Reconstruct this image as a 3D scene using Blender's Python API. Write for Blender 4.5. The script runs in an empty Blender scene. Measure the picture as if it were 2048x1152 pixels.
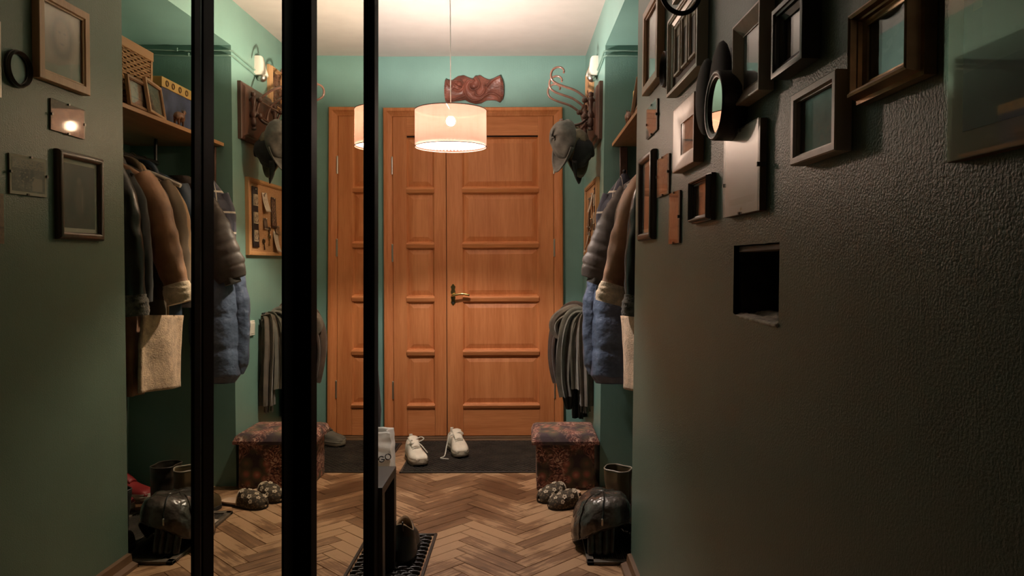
import bpy, math, random
from mathutils import Vector, Matrix, noise
random.seed(7)
PI = math.pi
S = bpy.context.scene
COL = S.collection

# ------------------------------------------------------------------ camera, world, exposure
cam_d = bpy.data.cameras.new('camera'); cam = bpy.data.objects.new('camera', cam_d); COL.objects.link(cam)
cam_d.sensor_width = 36.0
cam_d.lens = 1500 / 2048 * 36
cam_d.shift_x = -26 / 2048
cam_d.shift_y = -48 / 2048
cam_d.clip_start = 0.02
cam.location = (0, 0, 1.167)
cam.rotation_euler = (PI / 2, 0.0045, 0)
S.camera = cam
w = bpy.data.worlds.new('night'); S.world = w; w.use_nodes = True
w.node_tree.nodes['Background'].inputs[0].default_value = (1.0, 0.8, 0.6, 1)
w.node_tree.nodes['Background'].inputs[1].default_value = 0.0
S.view_settings.view_transform = 'Standard'
S.view_settings.look = 'None'
S.view_settings.gamma = 1
S.view_settings.exposure = 0.0
BULB_STRENGTH = 5200.0
BULB_COLOR = (1.0, 0.87, 0.78)
def area_light(name, loc, rot, size, power, color):
    d = bpy.data.lights.new(name, 'AREA'); d.energy = power; d.size = size; d.color = color
    o = bpy.data.objects.new(name, d); COL.objects.link(o); o.location = loc; o.rotation_euler = rot
    return o
# weak fill lamp added behind the camera to brighten the near end
area_light('rear_fill_light', (-0.1, -1.5, 1.9), (PI / 2 - 0.25, 0, 0), 0.7, 0.35, (1.0, 0.82, 0.62))

# ------------------------------------------------------------------ helpers
WM = {}
class MB:
    def __init__(s): s.v = []; s.f = []; s.col = None; s.mi = []
    def add(s, vs, fs, mi=0):
        b = len(s.v); s.v += [Vector(p) for p in vs]
        for f in fs: s.f.append([i + b for i in f]); s.mi.append(mi)
    def box(s, x0, x1, y0, y1, z0, z1, mi=0, M=None):
        vs = [(x, y, z) for z in (z0, z1) for y in (y0, y1) for x in (x0, x1)]
        if M is not None: vs = [M @ Vector(p) for p in vs]
        s.add(vs, [(0, 2, 3, 1), (4, 5, 7, 6), (0, 1, 5, 4), (2, 6, 7, 3), (0, 4, 6, 2), (1, 3, 7, 5)], mi)
    def rings(s, rs, caps=True, closed=False, mi=0):
        n = len(rs[0]); b = len(s.v)
        for r in rs: s.v += [Vector(p) for p in r]
        m = len(rs)
        for i in range(m if closed else m - 1):
            j = (i + 1) % m
            for k in range(n):
                l = (k + 1) % n
                s.f.append([b + i * n + k, b + i * n + l, b + j * n + l, b + j * n + k]); s.mi.append(mi)
        if caps and not closed:
            s.f.append([b + k for k in range(n)][::-1]); s.mi.append(mi)
            s.f.append([b + (m - 1) * n + k for k in range(n)]); s.mi.append(mi)
    def tube(s, path, r, n=10, closed=False, mi=0):
        P = [Vector(p) for p in path]; m = len(P); rs = []
        up = Vector((0.13, 0.21, 0.97))
        for i in range(m):
            a = P[i - 1] if (i or closed) else P[i]; c = P[(i + 1) % m] if (i < m - 1 or closed) else P[i]
            t = (c - a)
            if t.length < 1e-9: t = Vector((0, 0, 1))
            t.normalize()
            u = up - t * up.dot(t)
            if u.length < 0.05: u = Vector((1, 0, 0)) - t * t.x
            u.normalize(); up = u; q = t.cross(u)
            rr = r[i] if isinstance(r, (list, tuple)) else r
            rs.append([P[i] + (u * math.cos(2 * PI * k / n) + q * math.sin(2 * PI * k / n)) * rr for k in range(n)])
        s.rings(rs, caps=True, closed=closed, mi=mi)
    def lathe(s, prof, n=32, M=None, mi=0, caps=True):
        rs = []
        for (r, z) in prof:
            ring = [Vector((r * math.cos(2 * PI * k / n), r * math.sin(2 * PI * k / n), z)) for k in range(n)]
            rs.append([M @ p for p in ring] if M is not None else ring)
        s.rings(rs, caps=caps, mi=mi)
    def ball(s, c, r, n=12, sc=(1, 1, 1)):
        c = Vector(c); prof = []
        rs = []
        for i in range(1, n):
            a = PI * i / n
            rs.append([c + Vector((r * sc[0] * math.sin(a) * math.cos(2 * PI * k / (2 * n)), r * sc[1] * math.sin(a) * math.sin(2 * PI * k / (2 * n)), r * sc[2] * math.cos(a))) for k in range(2 * n)][::-1])
        s.rings(rs)
    def grid(s, fn, nu, nv, mi=0, closed_u=False):
        b = len(s.v)
        for j in range(nv + 1):
            for i in range(nu + (0 if closed_u else 1)):
                s.v.append(Vector(fn(i / nu, j / nv)))
        w_ = nu if closed_u else nu + 1
        for j in range(nv):
            for i in range(nu):
                i2 = (i + 1) % w_ if closed_u else i + 1
                s.f.append([b + j * w_ + i, b + j * w_ + i2, b + (j + 1) * w_ + i2, b + (j + 1) * w_ + i]); s.mi.append(mi)
    def build(s, name, mat, parent=None, smooth=True, bevel=0, seg=2, subsurf=0, solid=0, local=False, angle=40):
        me = bpy.data.meshes.new(name)
        vs = [Vector(p) for p in s.v]
        loc = Vector((0, 0, 0))
        if parent is not None:
            if not local:
                inv = WM[parent].inverted(); vs = [inv @ p for p in vs]
        else:
            lo = Vector([min(p[i] for p in vs) for i in range(3)]); hi = Vector([max(p[i] for p in vs) for i in range(3)])
            loc = Vector(((lo.x + hi.x) / 2, (lo.y + hi.y) / 2, lo.z)); vs = [p - loc for p in vs]
        me.from_pydata([tuple(p) for p in vs], [], s.f)
        mats = mat if isinstance(mat, (list, tuple)) else [mat]
        for m in mats: me.materials.append(m)
        if len(mats) > 1: me.polygons.foreach_set('material_index', s.mi)
        me.update()
        o = bpy.data.objects.new(name, me); COL.objects.link(o)
        if parent is not None:
            o.parent = parent; WM[o] = WM[parent].copy()
        else:
            o.location = loc; WM[o] = Matrix.Translation(loc)
        if smooth:
            for p in me.polygons: p.use_smooth = True
            me.set_sharp_from_angle(angle=math.radians(angle))
        if solid:
            md = o.modifiers.new('solid', 'SOLIDIFY'); md.thickness = solid; md.offset = 0
        if bevel:
            md = o.modifiers.new('bevel', 'BEVEL'); md.width = bevel; md.segments = seg; md.limit_method = 'ANGLE'; md.angle_limit = math.radians(35)
        if subsurf:
            md = o.modifiers.new('subsurf', 'SUBSURF'); md.levels = subsurf; md.render_levels = subsurf
        return o
def tag(o, label, cat, group=None):
    o['label'] = label; o['category'] = cat
    if group: o['group'] = group
    return o
def thing(name, label, cat, loc=(0, 0, 0), rotz=0, group=None, M=None):
    o = bpy.data.objects.new(name, None); COL.objects.link(o); o.empty_display_size = 0.05
    if M is None: M = Matrix.Translation(loc) @ Matrix.Rotation(rotz, 4, 'Z')
    o.matrix_world = M; WM[o] = M.copy()
    return tag(o, label, cat, group)
def struct(o): o['kind'] = 'structure'; return o
def nz(p, sc=1.0): return noise.noise(Vector(p) * sc)
def lerp(a, b, t): return a + (b - a) * t
def interp(pts, t):
    for (a, va), (b, vb) in zip(pts, pts[1:]):
        if t <= b:
            k = (t - a) / (b - a) if b > a else 0
            k = min(max(k, 0), 1)
            return va + (vb - va) * k if not isinstance(va, tuple) else tuple(x + (y - x) * k for x, y in zip(va, vb))
    return pts[-1][1]
def smooth_path(P, n=8):
    P = [Vector(p) for p in P]; out = []
    for i in range(len(P) - 1):
        p0 = P[max(i - 1, 0)]; p1 = P[i]; p2 = P[i + 1]; p3 = P[min(i + 2, len(P) - 1)]
        for k in range(n):
            t = k / n
            out.append(0.5 * ((2 * p1) + (p2 - p0) * t + (2 * p0 - 5 * p1 + 4 * p2 - p3) * t * t + (3 * p1 - p0 - 3 * p2 + p3) * t ** 3))
    out.append(P[-1]); return out

# ------------------------------------------------------------------ materials
def new_mat(name):
    m = bpy.data.materials.new(name); m.use_nodes = True
    nt = m.node_tree; b = nt.nodes['Principled BSDF']; return m, nt, b
def N(nt, typ, **kw):
    n = nt.nodes.new(typ)
    for k, v in kw.items():
        if k in ('operation', 'blend_type', 'data_type', 'wave_type', 'bands_direction', 'feature', 'attribute_name', 'distance', 'wave_profile'): setattr(n, k, v)
        else: n.inputs[k].default_value = v
    return n
def ramp(nt, fac, stops):
    r = nt.nodes.new('ShaderNodeValToRGB')
    while len(r.color_ramp.elements) < len(stops): r.color_ramp.elements.new(0.5)
    for e, (p, c) in zip(r.color_ramp.elements, stops): e.position = p; e.color = (*c, 1)
    nt.links.new(fac, r.inputs[0]); return r
def coords(nt, scale=(1, 1, 1), kind='Object', rot=(0, 0, 0)):
    tc = nt.nodes.new('ShaderNodeTexCoord'); mp = nt.nodes.new('ShaderNodeMapping')
    mp.inputs['Scale'].default_value = scale; mp.inputs['Rotation'].default_value = rot
    nt.links.new(tc.outputs[kind], mp.inputs[0]); return mp.outputs[0]
def mat(name, col, rough=0.6, metal=0.0, spec=0.5, var=0.12, vscale=8, bump=0.0, bscale=60, stretch=(1, 1, 1), sheen=0, coat=0, col2=None, bdist=0.002):
    """plain surface: colour with a mild noise variation, optional noise bump"""
    m, nt, b = new_mat(name)
    v = coords(nt, stretch)
    n1 = N(nt, 'ShaderNodeTexNoise', Scale=vscale, Detail=4.0); nt.links.new(v, n1.inputs['Vector'])
    c2 = col2 if col2 else tuple(min(1, c * (1 + 2 * var)) for c in col)
    c1 = col if col2 else tuple(c * (1 - 2 * var) for c in col)
    r = ramp(nt, n1.outputs['Fac'], [(0.3, c1), (0.7, c2)])
    nt.links.new(r.outputs[0], b.inputs['Base Color'])
    b.inputs['Roughness'].default_value = rough; b.inputs['Metallic'].default_value = metal
    b.inputs['Specular IOR Level'].default_value = spec
    b.inputs['Sheen Weight'].default_value = sheen; b.inputs['Coat Weight'].default_value = coat
    if sheen: b.inputs['Sheen Roughness'].default_value = 0.5
    if bump:
        n2 = N(nt, 'ShaderNodeTexNoise', Scale=bscale, Detail=3.0); nt.links.new(v, n2.inputs['Vector'])
        bp = N(nt, 'ShaderNodeBump', Strength=bump, Distance=bdist); nt.links.new(n2.outputs['Fac'], bp.inputs['Height'])
        nt.links.new(bp.outputs[0], b.inputs['Normal'])
    return m
def wood(name, c1, c2, rough=0.45, axis='Z', scale=1.0, spec=0.5, coat=0.0):
    m, nt, b = new_mat(name)
    st = {'X': (1.2, 16, 16), 'Y': (16, 1.2, 16), 'Z': (16, 16, 1.2)}[axis]
    v = coords(nt, tuple(s * scale for s in st))
    n0 = N(nt, 'ShaderNodeTexNoise', Scale=1.0, Detail=3.0, Distortion=0.6); nt.links.new(v, n0.inputs['Vector'])
    n1 = N(nt, 'ShaderNodeTexNoise', Scale=7.0, Detail=5.0); nt.links.new(v, n1.inputs['Vector'])
    mx = N(nt, 'ShaderNodeMath', operation='ADD'); nt.links.new(n0.outputs['Fac'], mx.inputs[0])
    ms = N(nt, 'ShaderNodeMath', operation='MULTIPLY'); ms.inputs[1].default_value = 0.6; nt.links.new(n1.outputs['Fac'], ms.inputs[0]); nt.links.new(ms.outputs[0], mx.inputs[1])
    r = ramp(nt, mx.outputs[0], [(0.55, c1), (1.05, c2)])
    nt.links.new(r.outputs[0], b.inputs['Base Color'])
    b.inputs['Roughness'].default_value = rough; b.inputs['Specular IOR Level'].default_value = spec; b.inputs['Coat Weight'].default_value = coat
    bp = N(nt, 'ShaderNodeBump', Strength=0.15, Distance=0.001); nt.links.new(n1.outputs['Fac'], bp.inputs['Height']); nt.links.new(bp.outputs[0], b.inputs['Normal'])
    return m
def wall_paint(name, col, rough, bump, scale, rib=0.0, spec=0.5):
    m, nt, b = new_mat(name)
    v = coords(nt)
    n1 = N(nt, 'ShaderNodeTexNoise', Scale=3.0, Detail=4.0); nt.links.new(v, n1.inputs['Vector'])
    r = ramp(nt, n1.outputs['Fac'], [(0.3, tuple(c * 0.92 for c in col)), (0.7, tuple(c * 1.08 for c in col))])
    nt.links.new(r.outputs[0], b.inputs['Base Color'])
    b.inputs['Roughness'].default_value = rough; b.inputs['Specular IOR Level'].default_value = spec
    n2 = N(nt, 'ShaderNodeTexNoise', Scale=scale, Detail=2.0); nt.links.new(v, n2.inputs['Vector'])
    bp = N(nt, 'ShaderNodeBump', Strength=bump, Distance=0.002); nt.links.new(n2.outputs['Fac'], bp.inputs['Height'])
    if rib:
        v2 = coords(nt, (1, 1, 0.04))
        n3 = N(nt, 'ShaderNodeTexNoise', Scale=160.0, Detail=1.0); nt.links.new(v2, n3.inputs['Vector'])
        b2 = N(nt, 'ShaderNodeBump', Strength=rib, Distance=0.002); nt.links.new(n3.outputs['Fac'], b2.inputs['Height']); nt.links.new(bp.outputs[0], b2.inputs['Normal'])
        bp = b2
    nt.links.new(bp.outputs[0], b.inputs['Normal'])
    return m
def picture_mat(name, base, layers=(), nscale=6.0, namt=0.35, rough=0.5, coat=0.0):
    """a printed picture: colour patches in the sheet's own 0..1 coordinates (x far, y up)"""
    m, nt, b = new_mat(name)
    tc = nt.nodes.new('ShaderNodeTexCoord'); sp = nt.nodes.new('ShaderNodeSeparateXYZ'); nt.links.new(tc.outputs['Generated'], sp.inputs[0])
    n1 = N(nt, 'ShaderNodeTexNoise', Scale=nscale, Detail=5.0); nt.links.new(tc.outputs['Generated'], n1.inputs['Vector'])
    r = ramp(nt, n1.outputs['Fac'], [(0.3, tuple(c * (1 - namt) for c in base)), (0.7, tuple(min(1, c * (1 + namt)) for c in base))])
    cur = r.outputs[0]
    def M_(op, a, c):
        n = N(nt, 'ShaderNodeMath', operation=op)
        for i, q in enumerate((a, c)):
            if isinstance(q, (int, float)): n.inputs[i].default_value = q
            else: nt.links.new(q, n.inputs[i])
        return n.outputs[0]
    for (kind, par, col) in layers:
        X, Y = sp.outputs['X'], sp.outputs['Y']
        if kind == 'ell':
            cx, cy, rx, ry, soft = par
            dx = M_('DIVIDE', M_('SUBTRACT', X, cx), rx); dy = M_('DIVIDE', M_('SUBTRACT', Y, cy), ry)
            d = M_('SQRT', M_('ADD', M_('MULTIPLY', dx, dx), M_('MULTIPLY', dy, dy)), 0)
            mask = N(nt, 'ShaderNodeMapRange'); nt.links.new(d, mask.inputs[0]); mask.inputs[1].default_value = 1.0 + soft; mask.inputs[2].default_value = 1.0 - soft
            mk = mask.outputs[0]
        elif kind == 'rect':
            x0, x1, y0, y1 = par
            mk = M_('MULTIPLY', M_('MULTIPLY', M_('GREATER_THAN', X, x0), M_('LESS_THAN', X, x1)), M_('MULTIPLY', M_('GREATER_THAN', Y, y0), M_('LESS_THAN', Y, y1)))
        else:
            sc, thr, x0, x1, y0, y1 = par
            n2 = N(nt, 'ShaderNodeTexNoise', Scale=sc, Detail=3.0); nt.links.new(tc.outputs['Generated'], n2.inputs['Vector'])
            mk = M_('MULTIPLY', M_('GREATER_THAN', n2.outputs['Fac'], thr), M_('MULTIPLY', M_('MULTIPLY', M_('GREATER_THAN', X, x0), M_('LESS_THAN', X, x1)), M_('MULTIPLY', M_('GREATER_THAN', Y, y0), M_('LESS_THAN', Y, y1))))
        mx = N(nt, 'ShaderNodeMix', data_type='RGBA'); nt.links.new(mk, mx.inputs[0]); nt.links.new(cur, mx.inputs[6]); mx.inputs[7].default_value = (*col, 1)
        cur = mx.outputs[2]
    nt.links.new(cur, b.inputs['Base Color']); b.inputs['Roughness'].default_value = rough; b.inputs['Coat Weight'].default_value = coat
    return m
def glass_mat(name='picture_glass', rough=0.03):
    m = bpy.data.materials.new(name); m.use_nodes = True; nt = m.node_tree; nt.nodes.clear()
    o = nt.nodes.new('ShaderNodeOutputMaterial'); t = nt.nodes.new('ShaderNodeBsdfTransparent'); g = nt.nodes.new('ShaderNodeBsdfGlossy'); g.inputs['Roughness'].default_value = 0.03
    ge = nt.nodes.new('ShaderNodeNewGeometry'); dt = nt.nodes.new('ShaderNodeVectorMath'); dt.operation = 'DOT_PRODUCT'; nt.links.new(ge.outputs['Normal'], dt.inputs[0]); nt.links.new(ge.outputs['Incoming'], dt.inputs[1])
    ab = N(nt, 'ShaderNodeMath', operation='ABSOLUTE'); nt.links.new(dt.outputs['Value'], ab.inputs[0])
    om = N(nt, 'ShaderNodeMath', operation='SUBTRACT'); om.inputs[0].default_value = 1.0; nt.links.new(ab.outputs[0], om.inputs[1])
    pw = N(nt, 'ShaderNodeMath', operation='POWER'); pw.inputs[1].default_value = 4.5; nt.links.new(om.outputs[0], pw.inputs[0])
    f = N(nt, 'ShaderNodeMath', operation='MULTIPLY_ADD'); f.inputs[1].default_value = .95; f.inputs[2].default_value = .045; nt.links.new(pw.outputs[0], f.inputs[0]); mx = nt.nodes.new('ShaderNodeMixShader')
    g.inputs['Roughness'].default_value = rough
    nt.links.new(f.outputs[0], mx.inputs[0]); nt.links.new(t.outputs[0], mx.inputs[1]); nt.links.new(g.outputs[0], mx.inputs[2]); nt.links.new(mx.outputs[0], o.inputs[0])
    return m
def emit_mat(name, col, st):
    m, nt, b = new_mat(name); b.inputs['Base Color'].default_value = (1, 1, 1, 1)
    b.inputs['Emission Color'].default_value = (*col, 1); b.inputs['Emission Strength'].default_value = st; return m

GREEN = (0.180, 0.320, 0.275)
M_wall = wall_paint('teal_wall', GREEN, 0.5, 0.25, 120, rib=0.25)
M_wallr = wall_paint('green_wall_right', GREEN, 0.36, 0.32, 230, rib=0.12)
M_wallnear = wall_paint('dark_green_wallpaper', (0.118, 0.180, 0.140), 0.38, 0.5, 260, rib=0.12, spec=0.5)
M_ceil = mat('ceiling_beige', (0.47, 0.415, 0.375), 0.85, var=0.02, bump=0.1, bscale=20)
M_door = wood('door_wood', (0.50, 0.155, 0.046), (0.66, 0.245, 0.088), 0.52, 'Z', spec=.35)
M_doorh = wood('door_wood_across', (0.53, 0.17, 0.053), (0.70, 0.265, 0.097), 0.52, 'X', spec=.35)
M_gap = mat('door_gap_dark', (0.03, 0.012, 0.006), 0.8)
M_brass = mat('brass', (0.62, 0.45, 0.17), 0.25, metal=1.0, var=0.05)
M_steel = mat('steel', (0.62, 0.58, 0.52), 0.3, metal=1.0, var=0.05)
M_black = mat('black_metal', (0.003, 0.003, 0.003), 0.55, spec=0.04, var=0.0)
M_blackm = mat('black_paint', (0.012, 0.011, 0.010), 0.45, var=0.1)
M_alu = mat('dark_aluminium', (0.10, 0.10, 0.095), 0.35, metal=0.8)
M_mirror, _nt, _b = new_mat('mirror_silver'); _b.inputs['Base Color'].default_value = (0.84, 0.80, 0.64, 1); _b.inputs['Metallic'].default_value = 1; _b.inputs['Roughness'].default_value = 0.0
M_glass = glass_mat()
M_matglass = glass_mat('non_glare_glass', 0.33)

# ------------------------------------------------------------------ the right wall's plane: it leans a little and drifts with depth
def XR(y, z): return 0.424 - 0.018 * (y - 2.892) + 0.018 * (z - 1.167)
ey = Vector((-0.018, 1, 0)).normalized(); ez = Vector((0.018, 0, 1)).normalized()
en = -ey.cross(ez); en.normalize()
if en.x > 0: en = -en
ez = (en.cross(ey)).normalized()
if ez.z < 0: ez = -ez
def RW(y, z): # matrix on the wall: local x = far along the wall, y = up, z = out of the wall
    M = Matrix.Identity(4)
    for i, a in enumerate((ey, ez, en)):
        M[0][i], M[1][i], M[2][i] = a.x, a.y, a.z
    if M.to_3x3().determinant() < 0: raise ValueError
    M.translation = Vector((XR(y, z), y, z)); return M
def RWm(y, z):
    """same, but right handed: local x = near along the wall"""
    M = Matrix.Identity(4)
    for i, a in enumerate((-ey, ez, en)):
        M[0][i], M[1][i], M[2][i] = a.x, a.y, a.z
    M.translation = Vector((XR(y, z), y, z)); return M
_t = Matrix([[ey.x, ez.x, en.x], [ey.y, ez.y, en.y], [ey.z, ez.z, en.z]]).determinant()
if _t < 0: RW = RWm; SGN = -1
else: SGN = 1

# ------------------------------------------------------------------ structure
DY = 5.0; CZ = 2.554; YB = -1.9; XN = 0.95; NY0, NY1, NZ = 2.892, 3.927, 2.31
# floor: herringbone planks in one mesh
def make_floor():
    W, n = 0.068, 5; g = 0.0006
    v, f, rnd, uv = [], [], [], []
    c45 = math.sqrt(0.5)
    def plank(x0, x1, y0, y1, horiz):
        cx = (x0 + x1) / 2 * W; cy = (y0 + y1) / 2 * W
        wx = (cx - cy) * c45; wy = (cx + cy) * c45
        if wx < -1.6 or wx > 1.3 or wy < YB - 0.2 or wy > DY + 0.2: return
        r = random.random(); dz = random.uniform(-0.0006, 0.0006)
        b = len(v)
        for (ins, z) in ((g + 0.0012, 0.0 + dz), (g, -0.003)):
            for (px, py) in ((x0, y0), (x1, y0), (x1, y1), (x0, y1)):
                X = px * W + (ins if px == x0 else -ins); Y = py * W + (ins if py == y0 else -ins)
                v.append(((X - Y) * c45, (X + Y) * c45, z))
        fs = [(0, 1, 2, 3)] + [(i, i + 4, (i + 1) % 4 + 4, (i + 1) % 4) for i in range(4)]
        lu = (x1 - x0) * W if horiz else (y1 - y0) * W; lw = W
        o = random.random() * 50
        base = [(0, 0), (lu, 0), (lu, lw), (0, lw)] if horiz else [(0, lw), (0, 0), (lu, 0), (lu, lw)]
        q = [(a + o, c + o * 3) for a, c in base]
        for k, ff in enumerate(fs):
            f.append([b + i for i in ff]); rnd.append(r)
            uv.extend([q[i % 4] for i in ff])
    for a in range(-60, 90):
        for c in range(-14, 15):
            ox, oy = a + n * c, a - n * c
            plank(ox, ox + n, oy, oy + 1, True)
            plank(ox + n, ox + n + 1, oy + 1 - n, oy + 1, False)
    nb = len(v)
    v.extend([(-1.6, YB, -0.0028), (1.3, YB, -0.0028), (1.3, DY + 0.3, -0.0028), (-1.6, DY + 0.3, -0.0028), (-1.6, YB, -0.1), (1.3, YB, -0.1), (1.3, DY + 0.3, -0.1), (-1.6, DY + 0.3, -0.1)])
    for ff in ((0, 1, 2, 3), (7, 6, 5, 4), (0, 4, 5, 1), (1, 5, 6, 2), (2, 6, 7, 3), (3, 7, 4, 0)):
        f.append([nb + i for i in ff]); rnd.append(0.0); uv.extend([(0, 0)] * 4)
    me = bpy.data.meshes.new('floor'); me.from_pydata(v, [], f)
    at = me.attributes.new('plank', 'FLOAT', 'FACE'); at.data.foreach_set('value', rnd)
    ul = me.uv_layers.new(name='UVMap'); ul.data.foreach_set('uv', [c for p in uv for c in p])
    m, nt, b = new_mat('parquet')
    u = nt.nodes.new('ShaderNodeUVMap'); mp = nt.nodes.new('ShaderNodeMapping'); mp.inputs['Scale'].default_value = (6, 70, 1); nt.links.new(u.outputs[0], mp.inputs[0])
    n1 = N(nt, 'ShaderNodeTexNoise', Scale=1.0, Detail=5.0, Distortion=0.4); nt.links.new(mp.outputs[0], n1.inputs['Vector'])
    a = N(nt, 'ShaderNodeAttribute', attribute_name='plank')
    o = coords(nt); n2 = N(nt, 'ShaderNodeTexNoise', Scale=2.2, Detail=6.0, Roughness=0.65); nt.links.new(o, n2.inputs['Vector'])
    s1 = N(nt, 'ShaderNodeMath', operation='MULTIPLY'); s1.inputs[1].default_value = 0.26; nt.links.new(a.outputs['Fac'], s1.inputs[0])
    s2 = N(nt, 'ShaderNodeMath', operation='MULTIPLY'); s2.inputs[1].default_value = 0.55; nt.links.new(n1.outputs['Fac'], s2.inputs[0])
    s3 = N(nt, 'ShaderNodeMath', operation='MULTIPLY'); s3.inputs[1].default_value = 1.05; nt.links.new(n2.outputs['Fac'], s3.inputs[0])
    s4 = N(nt, 'ShaderNodeMath', operation='ADD'); nt.links.new(s1.outputs[0], s4.inputs[0]); nt.links.new(s2.outputs[0], s4.inputs[1])
    s5 = N(nt, 'ShaderNodeMath', operation='ADD'); nt.links.new(s4.outputs[0], s5.inputs[0]); nt.links.new(s3.outputs[0], s5.inputs[1])
    r = ramp(nt, s5.outputs[0], [(0.68, (0.10, 0.046, 0.020)), (0.93, (0.26, 0.132, 0.062)), (1.18, (0.46, 0.27, 0.145))])
    nt.links.new(r.outputs[0], b.inputs['Base Color'])
    rr = ramp(nt, n2.outputs['Fac'], [(0.3, (0.36,) * 3), (0.7, (0.6,) * 3)]); nt.links.new(rr.outputs[0], b.inputs['Roughness'])
    bp = N(nt, 'ShaderNodeBump', Strength=0.25, Distance=0.002); nt.links.new(n1.outputs['Fac'], bp.inputs['Height']); nt.links.new(bp.outputs[0], b.inputs['Normal'])
    me.materials.append(m)
    oo = bpy.data.objects.new('floor', me); COL.objects.link(oo); return struct(oo)
make_floor()
m = MB(); m.box(-1.6, 1.3, YB, DY + 0.3, CZ, CZ + 0.1); struct(m.build('ceiling', M_ceil, smooth=False))
m = MB(); m.box(-1.6, 1.3, DY, DY + 0.3, -0.1, CZ); struct(m.build('wall_front', M_wall, smooth=False))
m = MB(); m.box(-1.6, 1.3, YB - 0.1, YB, -0.1, CZ); struct(m.build('wall_back', M_wall, smooth=False))
m = MB(); m.box(-1.6, -1.25, YB, DY, -0.1, CZ); struct(m.build('wall_left', M_wall, smooth=False))
# right wall with the coat niche and the small broken-out hole
HY0, HY1, HZ0, HZ1, HD = 1.333, 1.607, 1.060, 1.204, 0.17
def right_wall():
    m = MB()
    def P(y, z, d=None): return Vector((XR(y, z) if d is None else d, y, z))
    def face(*ps): m.add(ps, [tuple(range(len(ps)))], 1 if max(p.y for p in ps) < NY0 + .001 and max(p.x for p in ps) < .6 else 0)
    zt, zb = CZ + 0.02, -0.05
    # near part around the hole (a fine strip layout keeps the hole's rim slightly ragged)
    ys = [YB, HY0, HY1, NY0]
    face(P(YB, zb), P(HY0, zb), P(HY0, zt), P(YB, zt))
    face(P(HY1, zb), P(NY0, zb), P(NY0, zt), P(HY1, zt))
    k = 10
    yy = [lerp(HY0, HY1, i / k) for i in range(k + 1)]
    bot = [HZ0 + 0.003 * nz((y * 40, 1, 0)) - (0.004 if 0 < i < k else 0) for i, y in enumerate(yy)]
    top = [HZ1 + 0.002 * nz((y * 40, 7, 0)) for y in yy]
    for i in range(k):
        face(P(yy[i], zb), P(yy[i + 1], zb), P(yy[i + 1], bot[i + 1]), P(yy[i], bot[i]))
        face(P(yy[i], top[i]), P(yy[i + 1], top[i + 1]), P(yy[i + 1], zt), P(yy[i], zt))
    for y in (HY0, HY1):
        b_, t_ = (bot[0], top[0]) if y == HY0 else (bot[-1], top[-1])
    # niche: near reveal, far reveal, back, soffit and the far wall
    face(P(NY0, zb), P(NY0, zb, XN), P(NY0, zt, XN), P(NY0, zt))
    face(P(NY0, zb, XN), P(NY1, zb, XN), P(NY1, zt, XN), P(NY0, zt, XN))
    face(P(NY1, zb, XN), P(NY1, zb), P(NY1, NZ), P(NY1, NZ, XN))
    face(P(NY0, NZ), P(NY1, NZ), P(NY1, NZ, XN), P(NY0, NZ, XN))
    face(P(NY0, NZ), P(NY1, NZ), P(NY1, zt), P(NY0, zt))
    face(P(NY1, zb), P(DY + 0.05, zb), P(DY + 0.05, NZ), P(NY1, NZ))
    face(P(NY1, NZ), P(DY + 0.05, NZ), P(DY + 0.05, zt), P(NY1, zt))
    # closed at the back so the wall is a solid
    face(P(YB, zb, 1.25), P(DY + 0.05, zb, 1.25), P(DY + 0.05, zt, 1.25), P(YB, zt, 1.25))
    return struct(m.build('wall_right', [M_wallr, M_wallnear], smooth=False))
right_wall()
M_plaster = mat('broken_plaster', (0.78, 0.71, 0.62), 0.9, var=0.15, vscale=60, bump=0.6, bscale=90)
M_hole = mat('dark_hole_lining', (0.035, 0.024, 0.018), 0.85, var=0.3, vscale=25)  # mottled dark brown for the inside of the hole
# the hole: dark lining, a pale broken sill and a lintel board, a little hook inside
hole = thing('wall_hatch', 'small open rectangular hole in the dark wall with a broken pale sill', 'hatch', M=Matrix.Translation((XR(1.49, 1.05), 1.49, HZ0)))
m = MB()
x0 = XR(1.49, 1.12) - 0.004; x1 = x0 + HD
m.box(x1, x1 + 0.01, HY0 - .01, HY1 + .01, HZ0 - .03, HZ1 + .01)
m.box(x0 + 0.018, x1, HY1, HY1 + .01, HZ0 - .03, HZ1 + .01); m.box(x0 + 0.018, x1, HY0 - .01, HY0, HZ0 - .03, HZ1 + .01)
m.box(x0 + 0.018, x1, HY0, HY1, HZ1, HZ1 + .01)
m.build('lining', M_hole, hole, smooth=False)
m = MB()
def sill(u, v):
    y = lerp(HY0, HY1, u); d = v * 0.075
    z = HZ0 - 0.006 + 0.010 * v + 0.006 * nz((u * 14, v * 5, 3)) * (1 if 0.05 < v < .95 else .4)
    if 0.35 < v < 0.6: z -= 0.008 * (0.6 + nz((u * 9, 2, 8)))
    return (x0 + 0.002 + d, y, z)
m.grid(sill, 34, 12)
m.build('sill', M_plaster, hole, solid=0.006)
m = MB(); m.box(x0 + 0.014, x0 + 0.06, HY0, HY1, HZ1 - 0.014, HZ1 - 0.001); m.build('lintel', mat('lintel_brown', (0.16, 0.10, 0.07), 0.6), hole, bevel=0.002)
m = MB(); m.tube(smooth_path([(x1, 1.42, 1.07), (x1 - .03, 1.42, 1.075), (x1 - .05, 1.42, 1.10), (x1 - .03, 1.42, 1.125), (x1 - .012, 1.42, 1.12)]), 0.004, 8); m.build('hook', M_steel, hole)
m = MB(); m.box(x0 + .03, x0 + .07, HY0 + .001, HY0 + .022, HZ0 + .075, HZ0 + .115); m.build('latch', mat('latch_grey', (.09, .075, .06), .6), hole, bevel=.002)
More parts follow.
